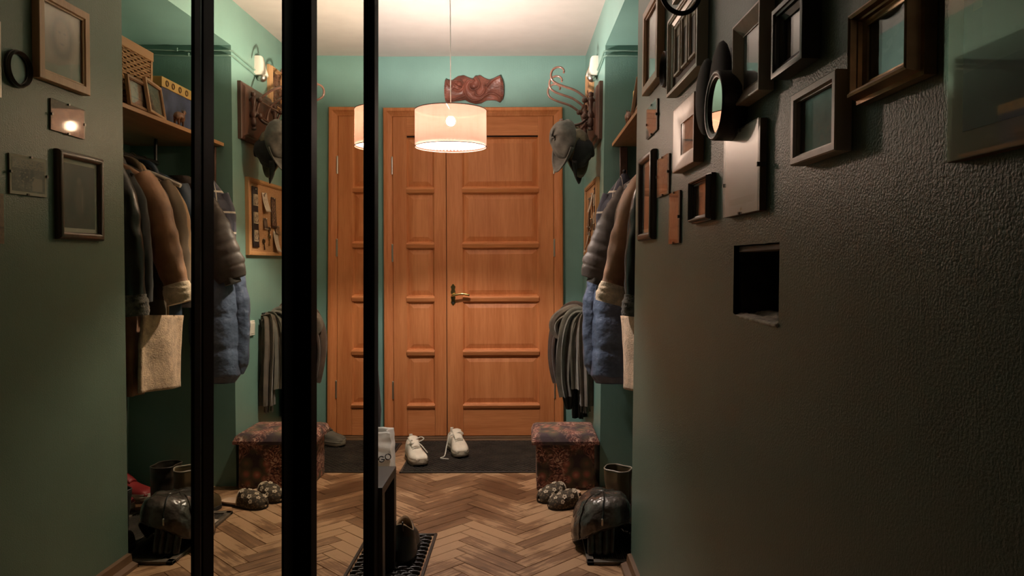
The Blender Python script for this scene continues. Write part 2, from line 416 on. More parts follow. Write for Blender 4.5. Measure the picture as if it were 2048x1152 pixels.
# baseboards
M_base = wood('baseboard_wood', (0.10, 0.05, 0.024), (0.17, 0.09, 0.045), 0.5, 'Y')
m = MB()
rs = []
for y in (YB, NY0 - 0.004):
    x = XR(y, 0)
    rs.append([(x + 0.005, y, 0), (x - 0.042, y, 0), (x - 0.040, y, 0.012), (x - 0.018, y, 0.020), (x - 0.014, y, 0.048), (x + 0.005, y, 0.052)])
m.rings(rs); struct(m.build('baseboard_right', M_base, smooth=False))

# ------------------------------------------------------------------ the door
door = thing('door_1', 'double door', 'door', (-0.34, DY, 0)); del door['label']; del door['category']; door['kind'] = 'structure'
OX0, OX1, OZ = -0.937, 0.253, 2.207
CW = 0.060
def casing():
    m = MB(); prof = [(0.0, 0.0), (0.0, 0.030), (0.006, 0.036), (0.022, 0.036), (0.030, 0.030), (0.046, 0.024), (0.056, 0.022), (0.060, 0.016), (0.060, 0.0)]
    pts = [(OX0, 0.0, 1, 0), (OX0, OZ, 1, -1), (OX1, OZ, -1, -1), (OX1, 0.0, -1, 0)]
    rs = []
    for (x, z, sx, sz) in pts:
        rs.append([(x + sx * a, DY - h, z + sz * a) for a, h in prof])
    m.rings(rs, caps=True); return m
casing().build('door_frame', M_door, door, smooth=False)
m = MB(); m.box(OX0 + .05, OX1 - .05, DY - .03, DY - .0, 0.0, .024); m.box(OX0 + .05, OX1 - .05, DY - .045, DY - .03, 0.0, .010)
m.build('threshold', wood('threshold_wood', (.12, .06, .03), (.22, .12, .06), .5, 'X'), door, bevel=.003)
m = MB(); m.box(OX0 + .03, OX1 - .03, DY - .004, DY - .001, 0.0, OZ - .03); m.build('shadow_gap', M_gap, door, smooth=False)
ROWS = [(2.010, 1.677), (1.640, 1.310), (1.274, 0.954), (0.917, 0.597), (0.557, 0.237)]
YF = DY - 0.018
def leaf(name, x0, x1, px0, px1):
    m = MB(); z0, z1 = 0.028, OZ - CW + 0.004
    m.box(x0, px0, YF, DY - .002, z0, z1); m.box(px1, x1, YF, DY - .002, z0, z1)
    lf = m.build(name, M_door, door, bevel=.0025)
    m = MB(); m.box(px0, px1, YF + .0006, DY - .002, ROWS[0][0] + 0.012, z1); m.box(px0, px1, YF + .0006, DY - .002, z0, ROWS[-1][1] - .03)
    m.build('rail', M_doorh, lf, bevel=.001)
    for i, (zt, zb) in enumerate(ROWS):
        # raised panel: bevelled field in a recess
        m = MB(); b = 0.036; e = 0.010
        rs = [[(px0 + a, y, zb + a), (px1 - a, y, zb + a), (px1 - a, y, zt - a), (px0 + a, y, zt - a)] for a, y in ((0, YF + .002), (e * .5, YF + .006), (e, YF + .013), (e + b * .85, YF + .0045), (e + b, YF + .0045))]
        m.rings(rs, caps=False)
        bi = len(m.v) - 4; m.f.append([bi, bi + 1, bi + 2, bi + 3]); m.mi.append(0)
        m.build('panel', M_door, lf, smooth=False)
        # moulding under the panel: a rounded bar
        mz = zb - 0.019 if i < 4 else zb - 0.014; h = 0.019 if i < 4 else 0.014
        m = MB(); rs = []
        pr = [(-h, .004), (-h, -.004), (-h * .72, -.010), (-h * .35, -.011), (0, -.014), (h * .45, -.018), (h * .85, -.016), (h, -.008), (h, .004)]
        for x in (px0 - .002, px1 + .002): rs.append([(x, YF + d, mz + q) for q, d in pr])
        m.rings(rs); m.build('moulding', M_doorh, lf, smooth=True, angle=60)
    return lf
l1 = leaf('door_leaf', OX0 + CW + .002, -0.5235, -0.783, -0.603)
l2 = leaf('door_leaf', -0.5195, OX1 - CW - .002, -0.413, 0.090)
for x in (OX0 + CW - .002, OX1 - CW + .002):
    for z in (1.82, 1.27 if x > 0 else 1.24, 0.33):
        m = MB(); m.tube([(x, YF - .006, z - .055), (x, YF - .006, z + .055)], .0065, 10); m.ball((x, YF - .006, z + .058), .0065, 6); m.build('hinge', M_steel, door)
# handle: ornate brass plate and lever
hx = -0.478
m = MB(); pr = []
for k in range(33):
    t = k / 32; z = lerp(-0.072, 0.072, t)
    pr.append((0.016 * (1 - 0.25 * math.cos(2 * PI * t * 2) ** 2) * min(1, 6 * t + .25, 6 * (1 - t) + .25), z))
rs = [[(hx - a, YF - y, .965 + z) for a, z in pr] + [(hx + a, YF - y, .965 + z) for a, z in pr[::-1]] for y in (0, .005)]
m.rings(rs); hp = m.build('handle_plate', M_brass, l2, bevel=.0015)
m = MB(); m.tube(smooth_path([(hx, YF - .004, .963), (hx, YF - .045, .963), (hx + .02, YF - .055, .966), (hx + .06, YF - .056, .972), (hx + .095, YF - .054, .968), (hx + .112, YF - .052, .962)], 6), [.009] * 6 + [.008] * 25, 10); m.build('lever', M_brass, hp)
m = MB(); m.tube([(hx, YF - .003, .912), (hx, YF - .009, .912)], .007, 10); m.build('key_cylinder', M_blackm, hp)

# ------------------------------------------------------------------ mirrored wardrobe on the left (its doors lean a hair)
TL = 0.005
ward = thing('mirrored_wardrobe', 'tall sliding wardrobe with mirror doors in black metal frames along the left', 'wardrobe', (-0.85, 0.9, 0))
def lean(m, x0):
    for p in m.v: p.x += TL * (p.z - 1.167)
    return m
ZT = CZ - 0.02
def sliding(X, ya, yb, sa, sb):
    m = MB(); d = 0.030
    m.box(X - d, X + .003, ya, ya + sa, .03, ZT - .03); m.box(X - d, X + .003, yb - sb, yb, .03, ZT - .03)
    m.box(X - d, X + .002, ya + sa, yb - sb, .03, .075); m.box(X - d, X + .002, ya + sa, yb - sb, ZT - .075, ZT - .03)
    fr = lean(m, X).build('sliding_door', M_black, ward, bevel=.0015)
    m = MB(); m.box(X - .006, X, ya + sa - .004, yb - sb + .004, .07, ZT - .07); lean(m, X).build('mirror', M_mirror, fr, smooth=False)
    return fr
sliding(-0.56, -1.0, 1.289, .05, .026)
d2 = sliding(-0.56, 1.298, 1.800, .046, .066)
sliding(-0.527, 1.838, 2.530, .052, .020)
m = MB(); m.box(-.575, -.559, 1.290, 1.296, .03, ZT - .03); lean(m, 0).build('trim_strip', M_alu, ward, smooth=False)
m = MB(); m.box(-1.2, -.508, 2.531, 2.600, 0, ZT); lean(m, 0).build('side_panel', mat('matt_black_board', (.006, .006, .006), .75, spec=.1, var=0), ward, bevel=.003)
m = MB(); m.box(-1.2, -.51, -1.05, 2.53, 0, .028); m.build('base_track', M_blackm, ward, bevel=.002)
m = MB(); m.box(-1.2, -.50, -1.05, 2.60, ZT - .025, ZT + .015); m.build('top_track', M_blackm, ward, bevel=.002)
m = MB(); m.box(-1.2, -.50, -1.10, -1.0, 0, ZT); m.build('side_panel', M_blackm, ward, bevel=.002)

# ------------------------------------------------------------------ pendant lamp
LX, LY = -0.372, 3.79
lamp = thing('pendant_lamp', 'drum pendant lamp with glowing peach fabric shade hanging from the ceiling', 'lamp', (LX, LY, 1.758))
WEAVE = 0.085
def shade_mat():
    m = bpy.data.materials.new('shade_fabric'); m.use_nodes = True; nt = m.node_tree; nt.nodes.clear()
    o = nt.nodes.new('ShaderNodeOutputMaterial'); d = nt.nodes.new('ShaderNodeBsdfDiffuse'); t = nt.nodes.new('ShaderNodeBsdfTranslucent'); mx = nt.nodes.new('ShaderNodeMixShader')
    v = coords(nt, (1, 1, 0.03)); n1 = N(nt, 'ShaderNodeTexNoise', Scale=220.0, Detail=1.0); nt.links.new(v, n1.inputs['Vector'])
    v2 = coords(nt, (0.05, 0.05, 1)); n2 = N(nt, 'ShaderNodeTexNoise', Scale=420.0, Detail=1.0); nt.links.new(v2, n2.inputs['Vector'])
    a = N(nt, 'ShaderNodeMath', operation='ADD'); nt.links.new(n1.outputs['Fac'], a.inputs[0]); nt.links.new(n2.outputs['Fac'], a.inputs[1])
    r = ramp(nt, a.outputs[0], [(0.7, (0.034, 0.0165, 0.0115)), (1.3, (0.042, 0.0222, 0.0160))]); nt.links.new(r.outputs[0], t.inputs[0])
    d.inputs[0].default_value = (0.06, 0.03, 0.02, 1); mx.inputs[0].default_value = 0.5
    nt.links.new(d.outputs[0], mx.inputs[1]); nt.links.new(t.outputs[0], mx.inputs[2])
    # open weave: part of the light passes straight between the threads
    tr = nt.nodes.new('ShaderNodeBsdfTransparent'); tr.inputs[0].default_value = (1, 0.84, 0.72, 1); m2 = nt.nodes.new('ShaderNodeMixShader'); m2.inputs[0].default_value = WEAVE
    nt.links.new(mx.outputs[0], m2.inputs[1]); nt.links.new(tr.outputs[0], m2.inputs[2]); nt.links.new(m2.outputs[0], o.inputs[0]); return m
def diffuser_mat():
    m = bpy.data.materials.new('pleated_diffuser'); m.use_nodes = True; nt = m.node_tree; nt.nodes.clear()
    o = nt.nodes.new('ShaderNodeOutputMaterial'); d = nt.nodes.new('ShaderNodeBsdfDiffuse'); t = nt.nodes.new('ShaderNodeBsdfTranslucent'); mx = nt.nodes.new('ShaderNodeMixShader')
    d.inputs[0].default_value = (.85, .80, .76, 1); t.inputs[0].default_value = (.85, .78, .72, 1); mx.inputs[0].default_value = .8
    nt.links.new(d.outputs[0], mx.inputs[1]); nt.links.new(t.outputs[0], mx.inputs[2])
    tr = nt.nodes.new('ShaderNodeBsdfTransparent'); m2 = nt.nodes.new('ShaderNodeMixShader'); m2.inputs[0].default_value = 0.6
    nt.links.new(mx.outputs[0], m2.inputs[1]); nt.links.new(tr.outputs[0], m2.inputs[2]); nt.links.new(m2.outputs[0], o.inputs[0]); return m
M_lining = mat('shade_lining', (0.85, 0.82, 0.78), 0.8, var=0.03)
SR, SZ0, SZ1 = 0.180, 1.759, 1.944
m = MB()
m.grid(lambda u, v: (LX + SR * math.cos(2 * PI * u), LY + SR * math.sin(2 * PI * u), lerp(SZ0, SZ1, v)), 96, 6, closed_u=True)
sh = m.build('lamp_shade', shade_mat(), lamp)
M_rim = mat('shade_rim', (0.16, 0.07, 0.04), 0.6)
for z in (SZ0, SZ1):
    m = MB(); m.tube([(LX + (SR + .0005) * math.cos(2 * PI * k / 64), LY + (SR + .0005) * math.sin(2 * PI * k / 64), z) for k in range(64)], .0022, 6, closed=True); m.build('rim', M_rim, sh)
m = MB() # pleated diffuser closing the bottom
m.grid(lambda u, v: (LX + (SR - .003) * (.02 + .98 * v) * math.cos(2 * PI * u), LY + (SR - .003) * (.02 + .98 * v) * math.sin(2 * PI * u), SZ0 + .006 + .004 * v * math.cos(2 * PI * u * 60) + .006 * v), 360, 4, closed_u=True)
m.build('diffuser', diffuser_mat(), lamp, angle=80)
m = MB()
for k in range(3):
    a = 2 * PI * k / 3 + .5; m.tube([(LX, LY, SZ1 - .001), (LX + SR * math.cos(a), LY + SR * math.sin(a), SZ1 - .001)], .0011, 6)
m.tube([(LX, LY, SZ1 - .032), (LX, LY, SZ1 + .02)], .014, 12); m.build('socket', M_blackm, lamp)
m = MB(); m.ball((LX, LY, 1.890), .023, 12); m.build('bulb', emit_mat('bulb_glow', BULB_COLOR, BULB_STRENGTH), lamp)
m = MB(); m.tube([(LX, LY, SZ1 + .015), (LX, LY, CZ - .03)], .0028, 8); m.build('cord', mat('cord_white', (.7, .68, .64), .5), lamp)
m = MB(); m.lathe([(.002, CZ - .035), (.03, CZ - .034), (.045, CZ - .018), (.048, CZ - .0005)], 24, Matrix.Translation((LX, LY, 0))); m.build('ceiling_rose', mat('rose_white', (.75, .73, .7), .5), lamp)

# ------------------------------------------------------------------ carved plaque above the door
def plaque():
    PX0, PX1, PZ0, PZ1 = -0.523, -0.142, 2.238, 2.424
    m = MB(); nu, nv = 190, 96
    def outline(u):
        top = interp([(0, .80), (.04, .83), (.12, .82), (.22, .97), (.32, 1.0), (.42, .90), (.47, .86), (.52, .95), (.60, 1.0), (.68, .90), (.76, .83), (.83, .86), (.95, .97), (1.0, .80)], u)
        bot = interp([(0, .06), (.05, .02), (.2, .08), (.34, .12), (.42, .03), (.52, -.03), (.62, .0), (.72, .10), (.80, .11), (.88, .09), (.95, .02), (1.0, .12)], u)
        return bot, top
    ridges = [[(760,700),(740,520),(780,400),(860,320),(960,310),(990,350),(900,400),(870,470),(890,560),(960,610),(1060,590),(1130,520),(1150,420),(1120,310),(1040,220)],
        [(1300,480),(1300,600),(1220,740),(1120,780),(1040,720),(1040,660)], [(760,700),(830,820),(950,900),(1080,900),(1200,850),(1300,770),(1420,710),(1560,720),(1680,800),(1740,880)],
        [(1340,520),(1400,440),(1500,340),(1600,270),(1720,220)], [(440,370),(470,330),(560,320),(650,350),(700,430),(690,540),(640,600),(560,620),(460,570)], [(450,430),(540,480),(640,545)], [(230,310),(300,430),(370,490)], [(250,890),(450,870),(600,820),(740,770)]]
    segs = []
    for R in ridges:
        P = smooth_path([((x - 190) / 1620 * 2.0, (960 - y) / 810, 0) for x, y in R], 4); segs += list(zip(P, P[1:]))
    def hgt(u, v):
        b, t = outline(u); x = u * 2.0; yy = lerp(b, t, v)
        e = min(1, v * 6, (1 - v) * 6) ** .5
        h = .008 + .008 * e
        d = 9
        for a, c in segs:
            if abs(a.x - x) > .3: continue
            ab = c - a; q = max(0, min(1, ((x - a.x) * ab.x + (yy - a.y) * ab.y) / max(ab.x * ab.x + ab.y * ab.y, 1e-9)))
            d = min(d, math.hypot(x - a.x - ab.x * q, yy - a.y - ab.y * q))
        h += .015 * math.exp(-(d / .030) ** 2) + .010 * math.exp(-(d / .11) ** 2)
        h += .012 * math.exp(-((x - 1.03) ** 2 + (yy - .5) ** 2) / .09)
        for cx, cy, r in ((.985, .575, .10), (.50, .64, .10)):
            q = math.hypot(x - cx, yy - cy) / r
            if q < 1.3: h -= .016 * max(0, 1 - q * q * .6)
        if u > .70: h += .012 * (u - .70) / .30
        if u < .12: h += .010 * (1 - u / .12)
        if u > .95 or u < .03: h += .0035 * math.sin(v * 70)
        h += .0010 * nz((u * 30, v * 18, 2))
        return max(h, .003)
    def fr(u, v):
        b, t = outline(u); y = lerp(b, t, v)
        bow = (.02 * math.sin(PI * v)) * (u - .5) * 2
        return (lerp(PX0, PX1, u) + bow * .35, DY - .004 - hgt(u, v), lerp(PZ0, PZ1, y))
    m.grid(fr, nu, nv)
    m.grid(lambda u, v: (lerp(PX0, PX1, u) + (.02 * math.sin(PI * v)) * (u - .5) * .7, DY - .001, lerp(PZ0, PZ1, lerp(*outline(u), v))), nu, nv)
    # rim
    n1 = (nu + 1) * (nv + 1); ids = []
    for i in range(nu + 1): ids.append(i)
    for j in range(1, nv + 1): ids.append(j * (nu + 1) + nu)
    for i in range(nu - 1, -1, -1): ids.append(nv * (nu + 1) + i)
    for j in range(nv - 1, 0, -1): ids.append(j * (nu + 1))
    for a, b in zip(ids, ids[1:] + ids[:1]): m.f.append([a, b, b + n1, a + n1]); m.mi.append(0)
    o = m.build('wall_carving', mat('carved_leather', (.17, .055, .036), .42, var=.25, vscale=14, bump=.15, bscale=120), angle=70)
    tag(o, 'reddish brown carved relief with spirals hung over the door', 'carving')
plaque()

# ------------------------------------------------------------------ framed pictures on the near right wall
M_fwood = wood('frame_oak', (.42, .22, .11), (.56, .33, .18), .34, 'Y', spec=.6)
M_fwood2 = wood('frame_walnut', (.24, .11, .045), (.36, .18, .08), .4, 'Y')
M_fpale = wood('frame_pale', (.50, .41, .31), (.64, .54, .43), .32, 'Y', spec=.6)
M_fgrey = wood('frame_greige', (.34, .28, .22), (.45, .38, .30), .36, 'Y', spec=.6)
M_fdark = wood('frame_dark', (.045, .027, .018), (.09, .055, .035), .35, 'Y')
M_fblk = wood('frame_black', (.018, .014, .012), (.04, .03, .025), .35, 'Y')
M_fgold = mat('frame_bronze', (.42, .27, .14), .30, metal=.7, var=.15, vscale=30)
M_fsilver = mat('frame_champagne', (.62, .54, .43), .3, var=.06, spec=.7)
M_clip = mat('clip_metal', (.12, .11, .10), .35, metal=.9)
M_paper = mat('paper_white', (.62, .58, .51), .7, var=.04)
M_matb = mat('mat_board', (.60, .55, .47), .8, var=.04)
PROF = {
 'flat': lambda w, d: [(0, 0), (0, d * .92), (.002, d), (w * .75, d), (w * .85, d * .8), (w, d * .78), (w, d * .55)],
 'slope': lambda w, d: [(0, 0), (0, d * .96), (.0015, d), (w * .15, d), (w * .9, d * .5), (w, d * .52), (w, d * .45)],
 'round': lambda w, d: [(0, 0), (0, d * .4)] + [(w * .5 - w * .5 * math.cos(PI * k / 8), d * .4 + d * .6 * math.sin(PI * k / 8)) for k in range(1, 8)] + [(w, d * .5), (w, d * .4)],
 'stepped': lambda w, d: [(0, 0), (0, d * .45), (w * .18, d * .5), (w * .2, d * .62), (w * .3, d * .95), (w * .42, d), (w * .55, d * .93), (w * .62, d * .7), (w * .7, d * .66), (w * .74, d * .5), (w * .92, d * .42), (w, d * .40), (w, d * .32)],
 'deep': lambda w, d: [(0, 0), (0, d * .98), (.002, d), (w * .35, d), (w * .4, d * .9), (w * .55, d * .86), (w * .6, d * .7), (w, d * .55), (w, d * .45)],
}
def base_frame(label, y0, y1, z0, z1, w, d, prof, mt, pic, glass=True, slip=0, tilt=0.0, group='picture frames on the right wall', cat='picture frame', name='picture_frame'):
    yc, zc = (y0 + y1) / 2, (z0 + z1) / 2; hw, hh = (y1 - y0) / 2, (z1 - z0) / 2
    M = RW(yc, zc) @ Matrix.Translation((0, 0, .001)) @ Matrix.Rotation(tilt, 4, 'Z')
    t = thing(name, label, cat, M=M, group=group)
    m = MB(); P = PROF[prof](w, d); rs = []
    for sx, sy in ((-1, -1), (1, -1), (1, 1), (-1, 1)):
        rs.append([(sx * (hw - a), sy * (hh - a), h) for a, h in P])
    m.rings(rs, caps=False, closed=True); m.build('frame', mt, t, local=True, smooth=True, angle=30)
    zb = max(P[-1][1] - .003, .002)
    m = MB(); m.box(-hw + w * .6, hw - w * .6, -hh + w * .6, hh - w * .6, .001, zb); pw = m
    if slip:
        m.build('mat_board', M_matb, t, local=True, smooth=False)
        m = MB(); q = w + slip; m.box(-hw + q, hw - q, -hh + q, hh - q, zb, zb + .0008); m.build('picture', pic, t, local=True, smooth=False)
    else: m.build('picture', pic, t, local=True, smooth=False)
    if glass:
        m = MB(); m.box(-hw + w * .9, hw - w * .9, -hh + w * .9, hh - w * .9, zb + .0016, zb + .0036); m.build('glass', M_glass, t, local=True, smooth=False)
    return t
def clip_frame(label, y0, y1, z0, z1, pic, clips, tilt=0.0, off=.004, thick=.0035, border=0, gm=None):
    yc, zc = (y0 + y1) / 2, (z0 + z1) / 2; hw, hh = (y1 - y0) / 2, (z1 - z0) / 2
    M = RW(yc, zc) @ Matrix.Translation((0, 0, .001)) @ Matrix.Rotation(tilt, 4, 'Z')
    t = thing('clip_frame', label, 'picture', M=M, group='frameless clip frames on the right wall')
    m = MB(); m.box(-hw, hw, -hh, hh, .0, off); m.build('backing', mat('hardboard', (.20, .13, .08), .8), t, local=True, smooth=False)
    m = MB(); b = border; m.box(-hw + .0005, hw - .0005, -hh + .0005, hh - .0005, off, off + .0006)
    if b:
        m.build('mount', M_matb, t, local=True, smooth=False); m = MB(); m.box(-hw + b, hw - b, -hh + b, hh - b, off + .0006, off + .0012)
    m.build('picture', pic, t, local=True, smooth=False)
    m = MB(); m.box(-hw, hw, -hh, hh, off + .0014, off + .0014 + thick); m.build('glass', gm or M_glass, t, local=True, smooth=False)
    for (cx, cy) in clips:
        px, py = cx * hw, cy * hh; m = MB()
        if abs(cx) == 1: m.box(px - (.005 if cx > 0 else .001), px + (.001 if cx > 0 else .005), py - .004, py + .004, 0, off + thick + .003)
        else: m.box(px - .004, px + .004, py - (.005 if cy > 0 else .001), py + (.001 if cy > 0 else .005), 0, off + thick + .003)
        m.build('clip', M_clip, t, local=True, smooth=False)
    return t
P_portrait = picture_mat('faded_portrait', (.40, .34, .26), [('ell', (.5, .56, .27, .34, .25), (.17, .14, .10)), ('ell', (.5, .60, .15, .20, .25), (.34, .29, .22)), ('ell', (.44, .64, .03, .015, .6), (.15, .12, .09)), ('ell', (.56, .64, .03, .015, .6), (.15, .12, .09)), ('ell', (.5, .49, .05, .012, .6), (.17, .13, .10)), ('ell', (.5, .05, .42, .22, .3), (.30, .25, .19))], 3, .12)
P_dark = picture_mat('dark_photo', (.075, .055, .042), [('ell', (.5, .5, .42, .46, .3), (.055, .042, .033)), ('ell', (.52, .74, .07, .06, .4), (.13, .10, .08)), ('ell', (.5, .46, .15, .24, .4), (.10, .078, .06)), ('ell', (.42, .45, .025, .16, .5), (.15, .115, .09))], 5, .3)
P_group = picture_mat('group_photo', (.15, .13, .105), [('rect', (0, 1, .70, 1), (.32, .27, .21)), ('noise', (22, .55, .05, .95, .55, .95), (.10, .085, .07)), ('rect', (.08, .40, .05, .45), (.36, .31, .25)), ('ell', (.40, .52, .07, .18, .2), (.05, .042, .035)), ('ell', (.56, .50, .08, .22, .2), (.06, .05, .04)), ('ell', (.70, .45, .07, .2, .2), (.05, .04, .035)), ('noise', (14, .58, .3, .9, .1, .6), (.34, .29, .23))], 9, .4)
P_band = picture_mat('brown_photo', (.17, .095, .06), [('noise', (5, .55, 0, 1, 0, 1), (.24, .14, .085))], 5, .25)
P_sepia = picture_mat('sepia_photo', (.26, .14, .085), [('ell', (.5, .45, .3, .4, .3), (.33, .19, .12)), ('noise', (5, .56, 0, 1, 0, 1), (.20, .10, .06)), ('rect', (0, 1, .30, .34), (.14, .07, .045))], 5, .25)
P_sepia2 = picture_mat('sepia_photo_pair', (.30, .19, .12), [('ell', (.35, .5, .16, .36, .3), (.16, .09, .06)), ('ell', (.66, .46, .15, .32, .3), (.20, .12, .08))], 6, .25)
P_grey = picture_mat('grey_print', (.16, .15, .13), [('ell', (.5, .5, .32, .38, .3), (.22, .205, .175))], 3, .15)
P_blk = picture_mat('grey_photo', (.17, .15, .13), [('ell', (.5, .45, .25, .4, .4), (.23, .20, .17))], 4, .25)
P_paper = picture_mat('white_print', (.60, .56, .49), [('rect', (.12, .88, .12, .20), (.50, .46, .40)), ('ell', (.5, .06, .03, .02, .3), (.34, .25, .15))], 3, .05)
P_green = picture_mat('landscape_photo', (.10, .095, .07), [('noise', (7, .54, 0, 1, 0, .5), (.14, .10, .065))], 5, .3)
P_sea = picture_mat('dim_photo', (.075, .075, .065), [('noise', (5, .58, .1, .9, .1, .8), (.11, .105, .09))], 4, .3)
P_poster = picture_mat('dark_poster', (.060, .046, .037), [('rect', (0, 1, 0, .22), (.033, .022, .023)), ('rect', (.05, .8, .44, .48), (.20, .12, .055)), ('noise', (4, .55, .1, .9, .3, .9), (.08, .062, .05))], 4, .3)  # the orange stripe is a reflection in the glass, painted into the print
base_frame('tall oak frame with a faded pale portrait at the far top of the right wall', 2.375, 2.645, 1.756, 2.045, .034, .024, 'flat', M_fwood, P_portrait)
# small oval frame
def oval_frame(label, yc, zc, ry, rz, w, d, mt, pic, mirror=False, glass=True, rise=0, P=None):
    t = thing('oval_frame', label, 'picture frame', M=RW(yc, zc) @ Matrix.Translation((0, 0, .001 + rise)), group='picture frames on the right wall')
    m = MB(); P = P or PROF['stepped' if d < .04 else 'deep'](w, d); n = 48; rs = []
    for k in range(n):
        a = 2 * PI * k / n; rs.append([((ry - q) * math.cos(a), (rz - q) * math.sin(a), h) for q, h in P])
    m.rings(rs, caps=False, closed=True); m.build('frame', mt, t, local=True, angle=50)
    zb = max(P[-1][1] - .003, .002)
    m = MB(); m.rings([[((ry - w * .7) * math.cos(2 * PI * k / n), (rz - w * .7) * math.sin(2 * PI * k / n), z) for k in range(n)] for z in (.001, zb)])
    m.build('mirror_glass' if mirror else 'picture', pic, t, local=True, angle=30)
    if glass:
        m = MB(); m.rings([[((ry - w * .95) * math.cos(2 * PI * k / n), (rz - w * .95) * math.sin(2 * PI * k / n), z) for k in range(n)] for z in (zb + .0015, zb + .003)]); m.build('glass', M_glass, t, local=True, angle=30)
    return t
oval_frame('small black oval frame beside the tall oak frame', 2.30, 1.762, .056, .058, .014, .020, M_fblk, P_blk)
# multi-opening frame
t = base_frame('wide champagne frame with three tall slots in its pale mount', 1.841, 2.199, 1.651, 1.874, .024, .028, 'deep', M_fsilver, mat('mount_brown', (.13, .065, .045), .6), glass=False)
hw, hh = .179, .1115
M_cream = mat('slot_cream', (.62, .54, .43), .5, var=.03)
m = MB(); m.box(-hw + .03, hw - .03, hh - .065, hh - .022, .009, .0135); m.build('mount_band', M_cream, t, local=True, smooth=False)
for i in range(3):
    cx = -.088 + .088 * i; m = MB(); a, b = .036, .070; rs = []
    for (sx, sy) in ((-1, -1), (1, -1), (1, 1), (-1, 1)):
        rs.append([(cx + sx * (a - q), .006 + sy * (b - q), h) for q, h in ((0, .008), (0, .019), (.006, .019), (.006, .010))])
    m.rings(rs, caps=False, closed=True); sl = m.build('slot_frame', M_cream, t, local=True, smooth=False)
    m = MB(); m.box(cx - a + .005, cx + a - .005, .006 - b + .005, .006 + b - .005, .008, .0125); m.build('slot_picture', P_blk, sl, local=True, smooth=False)
# wrought ring above it
t = thing('iron_bracket', 'black wrought iron bracket ending in a round loop, at the top edge', 'bracket', (XR(1.3, 1.80), 1.3, 1.76))
m = MB(); xw = XR(1.3, 1.8); m.box(xw - .008, xw - .0005, 1.285, 1.315, 1.72, 1.88); m.build('plate', M_blackm, t, bevel=.002)
m = MB(); m.tube(smooth_path([(xw - .006, 1.3, 1.85), (xw - .06, 1.3, 1.862), (xw - .13, 1.3, 1.83), (.305, 1.3, 1.75), (.305, 1.3, 1.68), (.307, 1.3, 1.640), (.296, 1.3, 1.611), (.273, 1.3, 1.600), (.250, 1.3, 1.611), (.239, 1.3, 1.636), (.247, 1.3, 1.660), (.268, 1.3, 1.668)], 7), .0042, 10); m.build('arm', M_blackm, t)
t = base_frame('small pale frame cut by the top edge, above the three-slot frame', 2.10, 2.20, 1.925, 2.04, .016, .015, 'flat', M_fpale, P_blk, glass=True)
# round mirror with thick black rim and two dark lobes behind it
t = oval_frame('round black mirror with a deep rim and two dark lobes behind', 1.582, 1.498, .073, .073, .016, .055, M_fblk, M_mirror, mirror=True, glass=False, P=[(.006, 0), (0, .012), (0, .050), (.002, .054), (.004, .055), (.007, .054), (.009, .0525), (.014, .0515), (.014, .0495)])
M_felt = mat('black_felt', (.012, .010, .009), .85, sheen=.25, var=.2)
for (cx, cy, a, b, dz) in ((-.079, .058, .074, .102, .018), (-.185, .060, .060, .090, .022)):
    m = MB(); m.ball((cx, cy, dz), 1.0, 12, (a, b, dz * .95)); m.build('lobe', M_felt, t, local=True)
base_frame('pale wood frame with a grey print right of the round mirror', 1.371, 1.541, 1.483, 1.650, .030, .028, 'slope', M_fpale, P_grey)
base_frame('square black frame with a grey photo, high up beside the pale wood frame', 1.164, 1.302, 1.484, 1.602, .024, .030, 'deep', M_fblk, P_blk, slip=0)
base_frame('small brown frame just above the square black frame', 1.30, 1.407, 1.652, 1.76, .016, .018, 'round', M_fdark, P_sepia)
base_frame('large bronze moulded frame with a dim photo, at the upper right', .843, 1.009, 1.378, 1.503, .026, .032, 'stepped', M_fgold, P_sea)
base_frame('greige frame with a dim landscape photo, below the bronze frame', 1.053, 1.222, 1.324, 1.439, .015, .024, 'flat', M_fgrey, P_green)
base_frame('small light wood frame with a thick sloped border and sepia photo', 1.868, 2.110, 1.419, 1.595, .045, .026, 'slope', M_fwood, P_sepia)
base_frame('narrow dark rounded frame with a dark photo, nearest the coat niche', 2.475, 2.730, 1.247, 1.546, .026, .022, 'round', M_fdark, P_dark, slip=.014)
base_frame('small dark brown moulded frame with a sepia photo, above the hatch', 1.755, 1.944, 1.268, 1.380, .018, .022, 'stepped', M_fdark, P_sepia2)
clip_frame('little clip frame with a brown photo under the tall oak frame', 2.455, 2.635, 1.603, 1.706, P_band, [(0, 1), (0, -1), (1, .0), (-1, 0)], tilt=.02)
clip_frame('clip frame with a black and white group photo', 2.26, 2.43, 1.378, 1.500, P_group, [(-.1, 1), (.1, -1), (1, .1), (-1, .1)], tilt=-.01, border=.010)
clip_frame('narrow clip frame with a reddish photo, lowest on the wall', 2.108, 2.235, 1.224, 1.373, P_sepia, [(1, 0), (0, -1), (0, 1)])
clip_frame('large frameless glass sheet over white paper, above the hatch', 1.404, 1.631, 1.265, 1.439, P_paper, [(-.1, 1), (0, -1), (1, .0), (-1, -.2)], off=.012, gm=M_matglass)
clip_frame('big glass clip frame with a dark poster at the right edge', .44, .803, 1.273, 1.60, P_poster, [(-1, .1), (0, -1), (0, 1)], off=.010, border=.028)

